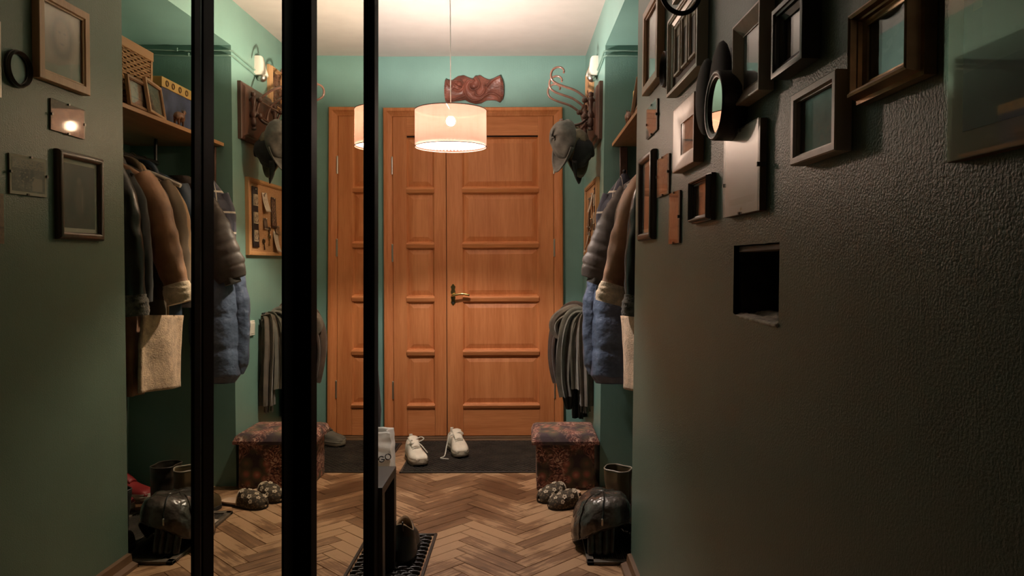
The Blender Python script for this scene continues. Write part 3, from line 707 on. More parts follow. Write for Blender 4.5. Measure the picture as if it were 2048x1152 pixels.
# ------------------------------------------------------------------ coat rack with bentwood hooks
M_rack = wood('rack_wood', (.055, .024, .016), (.115, .055, .036), .38, 'Y')
M_bent = wood('bentwood', (.10, .045, .03), (.17, .085, .058), .32, 'Y', coat=.2)
RY0, RY1, RZ0, RZ1 = 4.0, 4.50, 1.834, 2.143
rack = thing('coat_rack', 'dark wooden wall coat rack with three curled bentwood hooks', 'coat rack', M=RW((RY0 + RY1) / 2, (RZ0 + RZ1) / 2) @ Matrix.Translation((0, 0, .001)))
hw, hh = (RY1 - RY0) / 2, (RZ1 - RZ0) / 2
m = MB(); m.rings([[(sx * (hw - a), sy * (hh - a), h) for sx, sy in ((-1, -1), (1, -1), (1, 1), (-1, 1))] for a, h in ((0, 0), (0, .018), (.006, .022), (.018, .024), (.022, .032), (.030, .034))]); m.build('board', M_rack, rack, local=True, smooth=False)
for sx in (-1, 1): # turned uprights
    x = sx * (hw - .085); m = MB()
    prof = [(.004, -.098), (.013, -.096), (.014, -.088), (.009, -.080), (.015, -.070), (.015, -.035), (.011, -.030), (.017, -.018), (.018, -.005), (.012, .008), (.010, .012), (.012, .05), (.017, .062), (.018, .075), (.010, .086), (.015, .094), (.014, .108), (.004, .114)]
    m.lathe([(r, z) for r, z in prof], 16, Matrix.Translation((x, 0, .055)) @ Matrix.Rotation(-PI / 2, 4, 'X'))
    up = m.build('upright', M_rack, rack, local=True)
    for z in (-.02, .068):
        m = MB(); m.lathe([(.008, .030), (.008, .076), (.013, .081), (.016, .090), (.013, .099), (.005, .104)], 14, Matrix.Translation((x, z, 0))); m.build('peg', M_rack, up, local=True)
for y in (.066, -.022):
    m = MB(); m.tube([(-hw + .085, y, .082), (hw - .085, y, .082)], .0045, 8); m.build('rod', M_bent, rack, local=True)
HK = [(.217, 1.944), (.245, 1.934), (.29, 1.927), (.335, 1.945), (.366, 1.985), (.371, 2.016), (.354, 2.074), (.325, 2.103), (.29, 2.126), (.243, 2.143), (.197, 2.160), (.168, 2.180), (.160, 2.205), (.165, 2.228), (.180, 2.243), (.203, 2.248), (.222, 2.240), (.231, 2.224), (.228, 2.212)]
for i, (yy, dz) in enumerate(((4.10, .0), (4.25, -.012), (4.40, -.022))):
    m = MB(); P = smooth_path([(x - .012 - .004 * i, yy + .04 * math.sin(j / 18 * PI), z + dz) for j, (x, z) in enumerate(HK)], 5)
    n = len(P); m.tube(P, [.0085 * (1 - .35 * (k / n)) for k in range(n)], 10); hk = m.build('hook', M_bent, rack)
    m = MB(); m.ball((HK[0][0] - .014 - .004 * i, yy, HK[0][1] + dz + .002), .015, 8); m.build('knob', M_bent, hk)
    m = MB(); m.tube([(.352 - .004 * i, yy + .012, 1.985 + dz), (.385, yy + .012, 1.985 + dz)], .006, 8); m.build('stay', M_bent, hk)

# ------------------------------------------------------------------ caps on the hooks
def cap(label, loc, rz, tiltv, col, R=.088, seed=0, tagc=None):
    """hung by its strap: opening turned aside, peak pointing down"""
    M = Matrix.Translation(loc) @ Matrix.Rotation(rz, 4, 'Z') @ Matrix.Rotation(tiltv, 4, 'Y')
    t = thing('cap', label, 'cap', M=M, group='caps on the coat rack')
    mt = mat('cap_cloth', col, .85, var=.18, vscale=30, bump=.25, bscale=300, sheen=.15)
    # local: crown dome bulges towards -x, long axis z (strap end up, peak end down)
    m = MB()
    def dome(u, v):
        a = 2 * PI * u; p = v * PI / 2
        r = math.cos(p) ** .8; h = math.sin(p)
        y = R * .92 * r * math.cos(a); z = -.105 + R * 1.12 * r * math.sin(a)
        cr = .010 * nz((math.cos(a) * 1.6 + seed, math.sin(a) * 1.6, v * 2.5))
        return (-R * .95 * h * (1 + .15 * math.sin(a)) + cr, y + cr * .8, z + cr)
    m.grid(dome, 40, 14, closed_u=True); cr = m.build('crown', mt, t, local=True, solid=.003)
    m = MB(); m.ball((-R * .95, 0, -.105), .008, 6, (.6, 1, 1)); m.build('button', mt, cr, local=True)
    m = MB()
    def visor(u, v):
        a = lerp(-PI * .83, -PI * .17, u); e = 1 + v * .80 * (math.sin(PI * u) ** .5)
        return (-.004 - .030 * v * v + .012 * abs(u - .5) * v - .018 * (1 - (2 * u - 1) ** 2) * v, R * .93 * math.cos(a) * (1 + .08 * v), -.105 + R * 1.12 * math.sin(a) * e)
    m.grid(visor, 20, 8); m.build('peak', mt, t, local=True, solid=.005)
    m = MB(); m.tube(smooth_path([(-.003, -.05, -.034), (-.004, -.03, -.008), (-.003, 0, .004), (-.004, .03, -.008), (-.003, .05, -.034)], 6), .006, 6); m.build('strap', mt, t, local=True)
    if tagc:
        m = MB(); m.box(.004, .006, .018, .046, -.055, -.028); m.build('care_tag', M_paper, t, local=True, smooth=False)
    return t
cap('olive grey cap hanging foremost of the caps, in front of the door', (.236, 4.085, 1.945), .62, .10, (.105, .10, .085), seed=1, R=.092)
cap('khaki cap with tan strap hanging between the other caps', (.285, 4.20, 1.928), 2.1, -.02, (.24, .205, .13), seed=5, tagc=1)
cap('black cap hanging behind the other caps, closest to the wall', (.325, 4.16, 1.885), 2.75, -.28, (.022, .022, .022), seed=9, R=.082)

# ------------------------------------------------------------------ sensor, plaque, cables
sn = thing('motion_sensor', 'white motion sensor with a silver eye, high on the right wall', 'sensor', M=RW(4.28, 2.285))
M_white = mat('white_plastic', (.72, .67, .58), .4, var=.02)
m = MB(); rs = []
for (z, hw_, d) in ((-.050, .040, .062), (-.044, .041, .064), (-.02, .036, .058), (.0, .032, .05), (.05, .030, .042), (.062, .027, .035)):
    rs.append([(hw_ * sx * (1 if abs(sx) < 1 else .98), z, q) for sx, q in ((-1, 0), (-1, d * .6), (-.7, d * .9), (-.3, d), (.3, d), (.7, d * .9), (1, d * .6), (1, 0))])
m.rings(rs); m.build('housing', M_white, sn, local=True, angle=50)
m = MB(); m.ball((0, -.056, .032), .027, 10); m.build('eye', M_steel, sn, local=True)
t = thing('wall_plaque', 'small light wood framed relief plaque beside the white sensor', 'plaque', M=RW(4.56, 2.225) @ Matrix.Translation((0, 0, .001)))
m = MB(); P = PROF['stepped'](.030, .032); rs = []
for sx, sy in ((-1, -1), (1, -1), (1, 1), (-1, 1)): rs.append([(sx * (.115 - a), sy * (.125 - a), h) for a, h in P])
m.rings(rs, caps=False, closed=True); m.build('frame', wood('pine', (.36, .18, .075), (.50, .28, .13), .45, 'Y'), t, local=True)
m = MB()
m.grid(lambda u, v: (lerp(-.095, .095, u), lerp(-.105, .105, v), .010 + .016 * max(0, nz((u * 7, v * 9, 4)) + .25)), 50, 60)
m.build('relief', mat('relief_brown', (.12, .055, .03), .45, var=.3, vscale=30), t, local=True)
M_cable = mat('painted_cable', (.15, .25, .20), .5)
for k, dz in enumerate((0, -.026)):
    z = NZ - .030 + dz; m = MB()
    P = [(.88, NY1 - .006, z + .006)] + [(lerp(.88, XR(NY1, z) + .008, q), NY1 - .006, z + .002 * math.sin(q * 9)) for q in (.2, .4, .6, .8, 1)]
    P += [(XR(NY1 + .01, z) - .006, NY1 + .008, z)] + [(XR(y, z) - .005, y, z - .055 * (y - NY1)) for y in (4.0, 4.1, 4.2, 4.30)]
    P += [(XR(4.36, z) - .005, 4.36, z - .035 + .02 * k), (XR(4.42, z) - .006, 4.42, z - .03 + .02 * k)]
    m.tube(P, .0045, 8); o = m.build('cable', M_cable); tag(o, ('upper' if k == 0 else 'lower') + ' of two green painted cables clipped across the niche top', 'cable', 'painted cables')
    m = MB(); m.box(.70 - .06 * k, .708 - .06 * k, NY1 - .014, NY1 - .001, z - .006, z + .012); c = m.build('clip', M_cable, o, bevel=.001)

# ------------------------------------------------------------------ cork board and what is pinned to it
BY0, BY1, BZ0, BZ1 = 4.087, 4.73, 1.213, 1.641
cork = thing('cork_board', 'cork pin board in a light pine frame on the right wall', 'notice board', M=RW((BY0 + BY1) / 2, (BZ0 + BZ1) / 2) @ Matrix.Translation((0, 0, .001)))
hw, hh = (BY1 - BY0) / 2, (BZ1 - BZ0) / 2
m = MB(); P = PROF['flat'](.022, .022); rs = []
for sx, sy in ((-1, -1), (1, -1), (1, 1), (-1, 1)): rs.append([(sx * (hw - a), sy * (hh - a), h) for a, h in P])
m.rings(rs, caps=False, closed=True); m.build('frame', wood('pine_frame', (.42, .20, .08), (.55, .30, .13), .45, 'Y'), cork, local=True)
m = MB(); m.box(-hw + .01, hw - .01, -hh + .01, hh - .01, .001, .010); m.build('cork', mat('cork', (.40, .20, .085), .9, col2=(.55, .31, .15), vscale=120, bump=.3, bscale=200), cork, local=True, smooth=False)
MK = RW((BY0 + BY1) / 2, (BZ0 + BZ1) / 2) @ Matrix.Translation((0, 0, .012))
def pinned(name, label, cx, cy, a, b, mt, rot=0, curl=.006, cat='paper', pin=True):
    """cx from the near edge (0..1 towards the door), cy up"""
    X = hw - cx * 2 * hw; Y = -hh + cy * 2 * hh
    t = thing(name, label, cat, M=MK @ Matrix.Translation((X, Y, 0)) @ Matrix.Rotation(rot, 4, 'Z'), group='notes on the cork board')
    m = MB(); m.grid(lambda u, v: (lerp(-a, a, u), lerp(-b, b, v), .002 + curl * (1 - v) ** 2 + curl * .5 * (2 * u - 1) ** 2 * (1 - v)), 8, 10); m.build('sheet', mt, t, local=True, solid=.0006)
    if pin:
        m = MB(); m.ball((0, b * .92, .008), .0045, 6); m.build('pin', M_steel, t, local=True)
    return t
t = pinned('photo_strip', 'black card strip with three small photos, at the near side of the cork board', .17, .50, .045, .170, mat('black_card', (.022, .018, .02), .6), curl=.004)
for i, yy in enumerate((.095, -.005, -.105)):
    m = MB(); m.box(-.027, .027, yy - .032, yy + .032, .003, .0105); m.build('photo', picture_mat('tiny_photo', (.50, .42, .30), [('noise', (5, .52, 0, 1, .1, .8), (.10, .07, .05)), ('noise', (7, .6, 0, 1, 0, 1), (.25, .14, .08))], 6, .2), t, local=True, smooth=False)
pinned('note', 'white printed note with a curled corner on the cork board', .40, .72, .040, .055, picture_mat('printed_note', (.62, .54, .43), [('ell', (.55, .86, .14, .08, .3), (.15, .1, .08)), ('noise', (16, .55, .15, .85, .3, .7), (.34, .28, .22))], 3, .05), rot=-.05, curl=.016)
pinned('leaflet', 'tall dark leaflet with pale writing on the cork board', .62, .60, .040, .092, picture_mat('dark_leaflet', (.07, .04, .028), [('noise', (13, .56, .12, .88, .08, .92), (.36, .25, .17))], 4, .2), rot=.03)
pinned('snapshot', 'little dark snapshot in the middle of the cork board', .41, .43, .030, .032, picture_mat('snap', (.10, .07, .05), [('rect', (0, 1, 0, .08), (.5, .42, .33)), ('ell', (.5, .5, .3, .3, .4), (.17, .12, .09))], 6, .4), rot=.04)
pinned('torn_note', 'torn white scrap at the bottom of the cork board', .66, .20, .042, .058, picture_mat('torn', (.62, .54, .43), [('noise', (6, .62, .2, .8, .2, .8), (.40, .33, .26))], 3, .05), rot=.2, curl=.02)
pinned('postcard', 'brownish postcard above the torn scrap on the cork board', .72, .36, .040, .026, picture_mat('postcard', (.30, .18, .09), [('noise', (6, .55, 0, 1, 0, 1), (.12, .07, .04))], 6, .3), rot=.06)
def key(label, cx, cy, col, rot, n):
    X = hw - cx * 2 * hw; Y = -hh + cy * 2 * hh
    t = thing('key', label, 'key', M=MK @ Matrix.Translation((X, Y, .001)) @ Matrix.Rotation(rot, 4, 'Z'), group='keys on the cork board')
    mt = mat('key_metal', col, .35, metal=.9)
    m = MB(); m.tube([(.012 * math.cos(2 * PI * k / 16), .012 * math.sin(2 * PI * k / 16), .004) for k in range(16)], .0035, 6, closed=True); m.build('bow', mt, t, local=True)
    m = MB(); m.tube([(0, -.012, .004), (0, -.050, .004)], .003, 6)
    for k in range(n): m.box(0, .010 - .002 * (k % 2), -.048 + .008 * k, -.044 + .008 * k, .002, .006)
    m.build('blade', mt, t, local=True); m = MB(); m.ball((0, .014, .008), .004, 6); m.build('pin', M_steel, t, local=True)
key('dark old key pinned low on the cork board', .36, .19, (.10, .07, .05), -.3, 3)
key('brass key pinned near the middle of the cork board', .50, .25, (.35, .24, .1), -.1, 2)
key('dark key pinned above the brass key on the cork board', .50, .36, (.12, .10, .07), .1, 3)
t = thing('light_switch', 'cream double light switch on the right wall below the cork board', 'switch', M=RW(4.14, .81))
m = MB(); m.box(-.04, .04, -.042, .042, 0, .012); m.build('plate', M_white, t, local=True, bevel=.004)
m = MB(); m.box(-.030, .030, -.030, .030, .011, .016, M=Matrix.Rotation(.06, 4, 'X')); m.build('rocker', M_white, t, local=True, bevel=.002)

# ------------------------------------------------------------------ cloth on hooks
def strand(path, prof, folds=5, amp=.22, seed=0, n=40, flat=.5, out=Vector((-1, 0, 0))):
    """hanging cloth: a folded bundle swept along a path; prof = radius along it"""
    P = smooth_path(path, 6); m = MB(); N_ = len(P); rs = []
    for i, p in enumerate(P):
        tq = (P[min(i + 1, N_ - 1)] - P[max(i - 1, 0)]).normalized()
        side = tq.cross(Vector((0, 1, 0.02)));
        if side.length < .2: side = tq.cross(Vector((1, 0, 0)))
        side.normalize(); sd2 = side.cross(tq).normalized()
        r = interp(prof, i / (N_ - 1)); f = i / (N_ - 1)
        ring = []
        for k in range(n):
            a = 2 * PI * k / n
            q = r * (1 + amp * math.cos(folds * a + seed + 1.2 * math.sin(f * 3 + seed)) + .35 * amp * math.cos((folds * 2 + 1) * a - seed * 2) + .5 * amp * nz((math.cos(a) * 1.5 + seed, math.sin(a) * 1.5, f * 5)))
            ring.append(p + side * math.cos(a) * q * flat * 1.3 + sd2 * math.sin(a) * q)
        rs.append(ring)
    m.rings(rs); return m
def scarf(label, col, strands, seed, fringe=False, name='scarf', col2=None):
    mt = mat('scarf_wool', col, .95, var=.2, vscale=14, bump=.5, bscale=260, sheen=.3, col2=col2)
    p0 = strands[0][0][0]
    t = thing(name, label, 'scarf', loc=(p0[0], p0[1], strands[0][0][-1][2]), group='scarves on the wall hooks')
    for i, (path, prof, folds) in enumerate(strands):
        o = strand(path, prof, folds + 2, .40, seed + i * 1.7, n=64).build('fold', mt, t, angle=60)
        if fringe:
            e = Vector(path[-1]); m = MB()
            for k in range(12):
                q = e + Vector((random.uniform(-.03, .03), random.uniform(-.035, .035), .01)); m.tube([q, q + Vector((random.uniform(-.006, .006), random.uniform(-.006, .006), -.05))], .0025, 5)
            m.build('fringe', mt, o)
    return t
t = thing('coat_hook', 'black wall hook strip carrying the scarves on the right wall', 'hook', M=RW(4.47, .865))
m = MB(); m.box(-.16, .16, -.018, .018, 0, .014); m.build('rail', M_blackm, t, local=True, bevel=.003)
for x in (-.12, 0, .12):
    m = MB(); m.tube(smooth_path([(x, -.005, .012), (x, -.012, .05), (x, -.004, .085), (x, .025, .10)], 6), .006, 8); m.build('prong', M_blackm, t, local=True)
XW = XR(4.45, .8)
scarf('olive grey scarf in long folds at the near side of the scarf heap', (.085, .073, .050), [
    ([(XW - .025, 4.40, .80), (XW - .06, 4.39, .868), (XW - .12, 4.375, .845), (XW - .155, 4.37, .70), (XW - .165, 4.37, .52), (XW - .15, 4.37, .40)], [(0, .03), (.2, .045), (.5, .062), (1, .050)], 5),
    ([(XW - .025, 4.36, .81), (XW - .05, 4.35, .862), (XW - .085, 4.34, .80), (XW - .095, 4.335, .62), (XW - .09, 4.335, .45)], [(0, .03), (.3, .045), (1, .052)], 4)], 1.3, fringe=False)
scarf('brown scarf at the top and door side of the scarf heap', (.070, .038, .024), [
    ([(XW - .02, 4.56, .80), (XW - .06, 4.55, .885), (XW - .14, 4.52, .87), (XW - .20, 4.50, .74), (XW - .21, 4.49, .60), (XW - .19, 4.48, .46)], [(0, .03), (.2, .05), (.55, .055), (1, .038)], 5)], 2.6)
scarf('taupe shawl looped forward over the other scarves', (.120, .088, .060), [
    ([(XW - .03, 4.47, .83), (XW - .08, 4.455, .885), (XW - .16, 4.43, .86), (XW - .205, 4.42, .815), (XW - .195, 4.42, .765), (XW - .15, 4.42, .745)], [(0, .03), (.25, .05), (.7, .05), (1, .03)], 4)], 4.1)
scarf('dark charcoal scarf hanging lowest of the scarves', (.038, .034, .029), [
    ([(XW - .03, 4.50, .80), (XW - .09, 4.48, .84), (XW - .13, 4.45, .72), (XW - .14, 4.43, .50), (XW - .135, 4.42, .31)], [(0, .03), (.3, .05), (.75, .06), (1, .018)], 4)], 5.2)
scarf('light brown wool scarf with a fringed end, against the wall', (.088, .062, .040), [
    ([(XW - .02, 4.31, .80), (XW - .045, 4.30, .858), (XW - .055, 4.29, .72), (XW - .05, 4.285, .54), (XW - .045, 4.28, .36)], [(0, .03), (.25, .045), (1, .046)], 4)], 3.3, fringe=True)
scarf('tan scarf end sticking out at the door side of the heap', (.36, .22, .115), [
    ([(XW - .05, 4.60, .84), (XW - .12, 4.58, .83), (XW - .19, 4.57, .76), (XW - .215, 4.56, .70)], [(0, .02), (.5, .035), (1, .02)], 4)], 6.0)
scarf('black shawl hanging behind the scarf heap down to the stool', (.012, .011, .010), [
    ([(XW - .02, 4.66, .78), (XW - .05, 4.65, .84), (XW - .065, 4.64, .60), (XW - .06, 4.64, .22)], [(0, .03), (.3, .05), (1, .055)], 3)], 0.4, name='shawl')

# ------------------------------------------------------------------ coats in the niche
def loft_body(secs, n=44, folds=6, amp=.05, seed=0, puff=None, m=None):
    """secs: (z, cx, cy, a along x, b along y); puff = list of seam heights"""
    m = m or MB(); rs = []; zs = [s[0] for s in secs]
    steps = 44 if puff is None else 96
    tab = [(i / (len(secs) - 1), s) for i, s in enumerate(secs)]
    for i in range(steps + 1):
        f = i / steps; z, cx, cy, a, b = interp(tab, f)
        k = 1
        if puff:
            d = min(abs(z - q) for q in puff); k = .88 + .12 * min(1, (d / .030)) ** .6
        ring = []
        for j in range(n):
            t = 2 * PI * j / n; c, s = math.cos(t), math.sin(t)
            c = math.copysign(abs(c) ** .75, c); s = math.copysign(abs(s) ** .75, s)
            q = 1 + amp * (f ** .7) * math.cos(folds * t + seed + .8 * math.sin(f * 4)) + amp * .8 * nz((math.cos(t) * 2 + seed, math.sin(t) * 2, z * 5))
            kk = lerp(1, k, 1)
            ring.append((cx + a * c * q * lerp(1, kk, .55), cy + b * s * q * kk, z))
        rs.append(ring)
    m.rings(rs); return m
def sleeve(path, rad, seed=0, puff=0, n=28, flat=.8, wr=.10, m=None):
    P = smooth_path(path, 10 if not puff else 16); m = m or MB(); N_ = len(P); rs = []
    L = [0]
    for a, b in zip(P, P[1:]): L.append(L[-1] + (b - a).length)
    for i, p in enumerate(P):
        tq = (P[min(i + 1, N_ - 1)] - P[max(i - 1, 0)]).normalized()
        sd = tq.cross(Vector((0, 1, 0))).normalized(); s2 = sd.cross(tq)
        f = L[i] / L[-1]; r = interp(rad, f)
        if puff: r *= .93 + .08 * abs(math.sin(PI * f * puff)) ** .45
        else: r *= 1 + wr * .6 * nz((seed, f * 12, 3))
        ring = []
        for k in range(n):
            a = 2 * PI * k / n; q = r * (1 + wr * nz((math.cos(a) * 1.4 + seed, math.sin(a) * 1.4, f * (7 if not puff else 14))) + (0 if puff else wr * 1.0 * abs(nz((math.cos(a) * 1.1 - seed, math.sin(a) * 1.1 + f * 3, f * 2.2)))))
            ring.append(p + sd * math.cos(a) * q + s2 * math.sin(a) * q * flat)
        rs.append(ring)
    m.rings(rs); return m
ROD_X, ROD_Z = .70, 1.66
t = thing('clothes_rail', 'dark steel rail across the coat niche under the shelf', 'clothes rail', (ROD_X, 3.4, ROD_Z - .02))
m = MB(); m.tube([(ROD_X, NY0 + .004, ROD_Z), (ROD_X, 3.70, ROD_Z)], .013, 14); m.build('rail', M_blackm, t)
m = MB(); m.tube([(ROD_X, 3.69, ROD_Z), (ROD_X, 3.69, 1.778)], .008, 8); m.build('bracket', M_blackm, t)
GC = 'coats on the niche rail'
def hanger(y, col, label, w_=.21, zs=0):
    t = thing('coat_hanger', label, 'hanger', (ROD_X, y, ROD_Z - .15 + zs), group='coat hangers on the niche rail')
    mt = mat('hanger', col, .4)
    m = MB(); m.tube(smooth_path([(ROD_X - w_, y, ROD_Z - .135 + zs), (ROD_X - w_ * .6, y, ROD_Z - .095 + zs), (ROD_X - .03, y, ROD_Z - .055 + zs), (ROD_X, y, ROD_Z - .048 + zs), (ROD_X + .03, y, ROD_Z - .055 + zs), (ROD_X + w_ * .6, y, ROD_Z - .095 + zs), (ROD_X + w_, y, ROD_Z - .135 + zs)], 5), .010, 8); m.build('shoulder_bar', mt, t)
    m = MB(); m.tube(smooth_path([(ROD_X, y, ROD_Z - .05 + zs), (ROD_X, y, ROD_Z - .015), (ROD_X + .016, y, ROD_Z), (ROD_X, y, ROD_Z + .017), (ROD_X - .017, y, ROD_Z + .004)], 6), .0028, 6); m.build('hook', M_steel, t)
def coat(label, y, mt, hem, xf=.46, thick=.055, arm=None, arm_r=.062, seed=0, name='coat', cat='coat', cuffm=None, liningm=None, puff=None, folds=6, zs=0, amp=.07, collar=True, apuff=0, buttons=False):
    """hung on the rail, shoulder line across the niche; xf = x of the front shoulder"""
    cx = xf + .200; hw_ = .200
    t = thing(name, label, cat, (cx, y, hem), group=GC)
    Z = ROD_Z - .05 + zs
    secs = [(Z + .02, cx, y, .045, .035), (Z - .005, cx, y, .065, .045), (Z - .03, cx, y, hw_ * .60, thick * .8), (Z - .07, cx, y, hw_ * .93, thick), (Z - .13, cx, y, hw_ * 1.0, thick * 1.05), (Z - .35, cx + .01, y, hw_ * .93, thick), (lerp(Z, hem, .6), cx + .015, y, hw_ * .90, thick), (hem, cx + .02, y, hw_ * .95, thick * 1.05)]
    loft_body(secs, seed=seed, puff=puff, folds=folds, amp=amp).build('body', mt, t, angle=60)
    if collar:
        m = MB(); m.tube(smooth_path([(cx - .075, y - .035, Z - .03), (cx - .06, y - .045, Z + .012), (cx, y - .05, Z + .028), (cx + .06, y - .045, Z + .012), (cx + .075, y - .035, Z - .03)], 5), .018, 10); m.build('collar', mt, t)
    arm = arm or [(xf + .055, y, Z - .085), (xf + .0, y - .005, Z - .19), (xf - .03, y - .01, Z - .36), (xf - .045, y - .005, Z - .52), (xf - .045, y, Z - .60)]
    a = sleeve(arm, [(0, arm_r * 1.05), (.25, arm_r * 1.15), (.7, arm_r), (1, arm_r * .85)], seed=seed, puff=apuff).build('sleeve', mt, t, angle=60)
    if cuffm:
        e0, e1 = Vector(arm[-2]), Vector(arm[-1]); d = (e1 - e0).normalized(); c = e1
        sleeve([c - d * .01, c + d * .03, c + d * .075], [(0, arm_r * .92), (.5, arm_r * 1.04), (1, arm_r * .95)], seed=seed + 3, wr=.08).build('cuff', cuffm, a)
    arm2 = [(2 * cx - p[0], p[1] + .02, p[2]) for p in arm]
    arm2 = [(min(p[0], XN - .10), p[1], p[2]) for p in arm2]
    sleeve(arm2, [(0, arm_r * .8), (1, arm_r * .7)], seed=seed + 9).build('sleeve', mt, t, angle=60)
    return t
M_dleather = mat('black_leather', (.022, .017, .014), .32, var=.3, vscale=9, bump=.25, bscale=40, bdist=.004)
M_suede = mat('brown_suede', (.33, .155, .074), .55, var=.28, vscale=7, bump=.2, bscale=90, sheen=.25)
M_shear = mat('cream_shearling', (.74, .57, .40), .95, var=.12, vscale=40, bump=.8, bscale=140, sheen=.3, bdist=.004)
M_fur = mat('grey_brown_fur', (.085, .070, .052), .95, var=.35, vscale=50, bump=.9, bscale=170, sheen=.3, bdist=.005)
M_bwool = mat('black_wool', (.020, .018, .016), .9, var=.2, sheen=.2)
M_dpuff = mat('dark_brown_nylon', (.075, .057, .048), .55, var=.2, vscale=12, bump=.35, bscale=25, bdist=.006)
M_olive = mat('olive_brown_wool', (.13, .085, .048), .85, var=.15, sheen=.2)
M_tan = mat('tan_wool', (.36, .215, .11), .85, var=.12, sheen=.2)
M_navy = mat('navy_cloth', (.016, .034, .062), .6, var=.2)
M_bpuff = mat('slate_blue_nylon', (.095, .122, .190), .34, var=.18, vscale=8, bump=.9, bscale=20, bdist=.014)
M_bfuzz = mat('dark_fleece', (.045, .038, .030), .95, var=.3, sheen=.3, bump=.5, bscale=120)
hanger(2.985, (.05, .03, .02), 'dark hanger nearest the wall end, in the black leather coat')
coat('black leather coat with fuzzy grey-brown cuff, nearest the picture wall', 2.985, M_dleather, .62, xf=.475, seed=1, cuffm=M_fur, thick=.05, arm=[(.535, 2.985, 1.53), (.495, 2.985, 1.42), (.468, 2.99, 1.26), (.455, 3.0, 1.11), (.447, 3.0, 1.03)], arm_r=.055)
hanger(3.08, (.04, .03, .02), 'dark hanger second from the wall end, in the black wool coat')
coat('long black wool coat between the leather and the suede coat', 3.085, M_bwool, .42, xf=.50, seed=2, thick=.035, arm_r=.05, folds=4)
hanger(3.195, (.20, .10, .05), 'brown hanger in the suede shearling coat')
sh_ = coat('brown suede shearling coat with turned cream cuff and cream lining', 3.195, M_suede, .605, xf=.485, seed=3, cuffm=M_shear, thick=.06, arm=[(.54, 3.20, 1.53), (.485, 3.205, 1.44), (.432, 3.215, 1.27), (.392, 3.225, 1.12), (.378, 3.225, 1.07)], arm_r=.060)
m = MB() # the turned-out front edge showing the lining
def lin(u, v):
    y = lerp(3.14, 3.42, u); z = lerp(.605, .93, v)
    return (.445 + .035 * (1 - u) + .012 * math.sin(u * 7 + v * 2) - .01 * v + .006 * nz((u * 4, v * 4, 1)), y - .02 * (1 - v) * (1 - u), z + .02 * (1 - u))
m.grid(lin, 24, 24); m.build('lining', mat('tan_shearling', (.58, .40, .265), .95, var=.12, vscale=40, bump=.8, bscale=140, sheen=.2, bdist=.004), sh_, solid=.014)
m = MB(); m.grid(lambda u, v: tuple(Vector(lin(u * .9 + .05, v)) + Vector((.012, .0, .0))), 20, 20); m.build('front_panel', M_suede, sh_, solid=.006)
hanger(3.29, (.04, .03, .02), 'black hanger in the dark quilted jacket')
coat('dark brown quilted jacket squeezed behind the suede coat', 3.29, M_dpuff, .88, xf=.50, seed=4, puff=[1.5 - .07 * i for i in range(10)], thick=.045, arm_r=.055, name='jacket', cat='jacket', apuff=9)
hanger(3.375, (.03, .02, .02), 'black hanger in the olive brown overcoat')
coat('olive brown overcoat with a pocket flap, mid rail', 3.375, M_olive, .66, xf=.475, seed=5, thick=.04, arm_r=.052, folds=3, zs=-.01)
hanger(3.47, (.75, .71, .64), 'white hanger in the tan wool coat', w_=.225)
coat('tan wool coat on the white hanger', 3.47, M_tan, .60, xf=.50, seed=6, thick=.04, arm_r=.05, folds=4, zs=-.015)
t = thing('paper_tag', 'white paper strip tucked in the tan coat', 'tag', (.445, 3.45, 1.33)); m = MB()
m.grid(lambda u, v: (.452 + .025 * (1 - v) * 0 + .02 * v - .02, 3.425 + .03 * u - .03 * (v - .5), 1.32 + .10 * v), 3, 6); m.build('strip', M_paper, t, solid=.001)
hanger(3.575, (.03, .03, .03), 'black hanger in the navy jacket')
coat('navy blue jacket near the far end of the rail', 3.575, M_navy, .92, xf=.50, seed=7, thick=.05, arm_r=.055, arm=[(.55, 3.575, 1.53), (.515, 3.58, 1.42), (.495, 3.585, 1.26), (.49, 3.585, 1.10), (.495, 3.585, 1.02)], name='jacket', cat='jacket')
# hook strip at the far end of the niche
t = thing('hook_strip', 'dark wooden hook strip below the shelf end on the niche reveal', 'hook strip', (.52, NY1 - .02, 1.60))
m = MB(); m.box(.497, .537, NY1 - .022, NY1 - .002, 1.575, 1.775); m.build('strip', M_rack, t, bevel=.003)
m = MB(); m.tube(smooth_path([(.515, NY1 - .02, 1.612), (.512, NY1 - .06, 1.606), (.510, NY1 - .09, 1.612), (.509, NY1 - .10, 1.635)], 6), .006, 8); m.ball((.509, NY1 - .10, 1.638), .010, 6); m.build('hook', M_blackm, t)
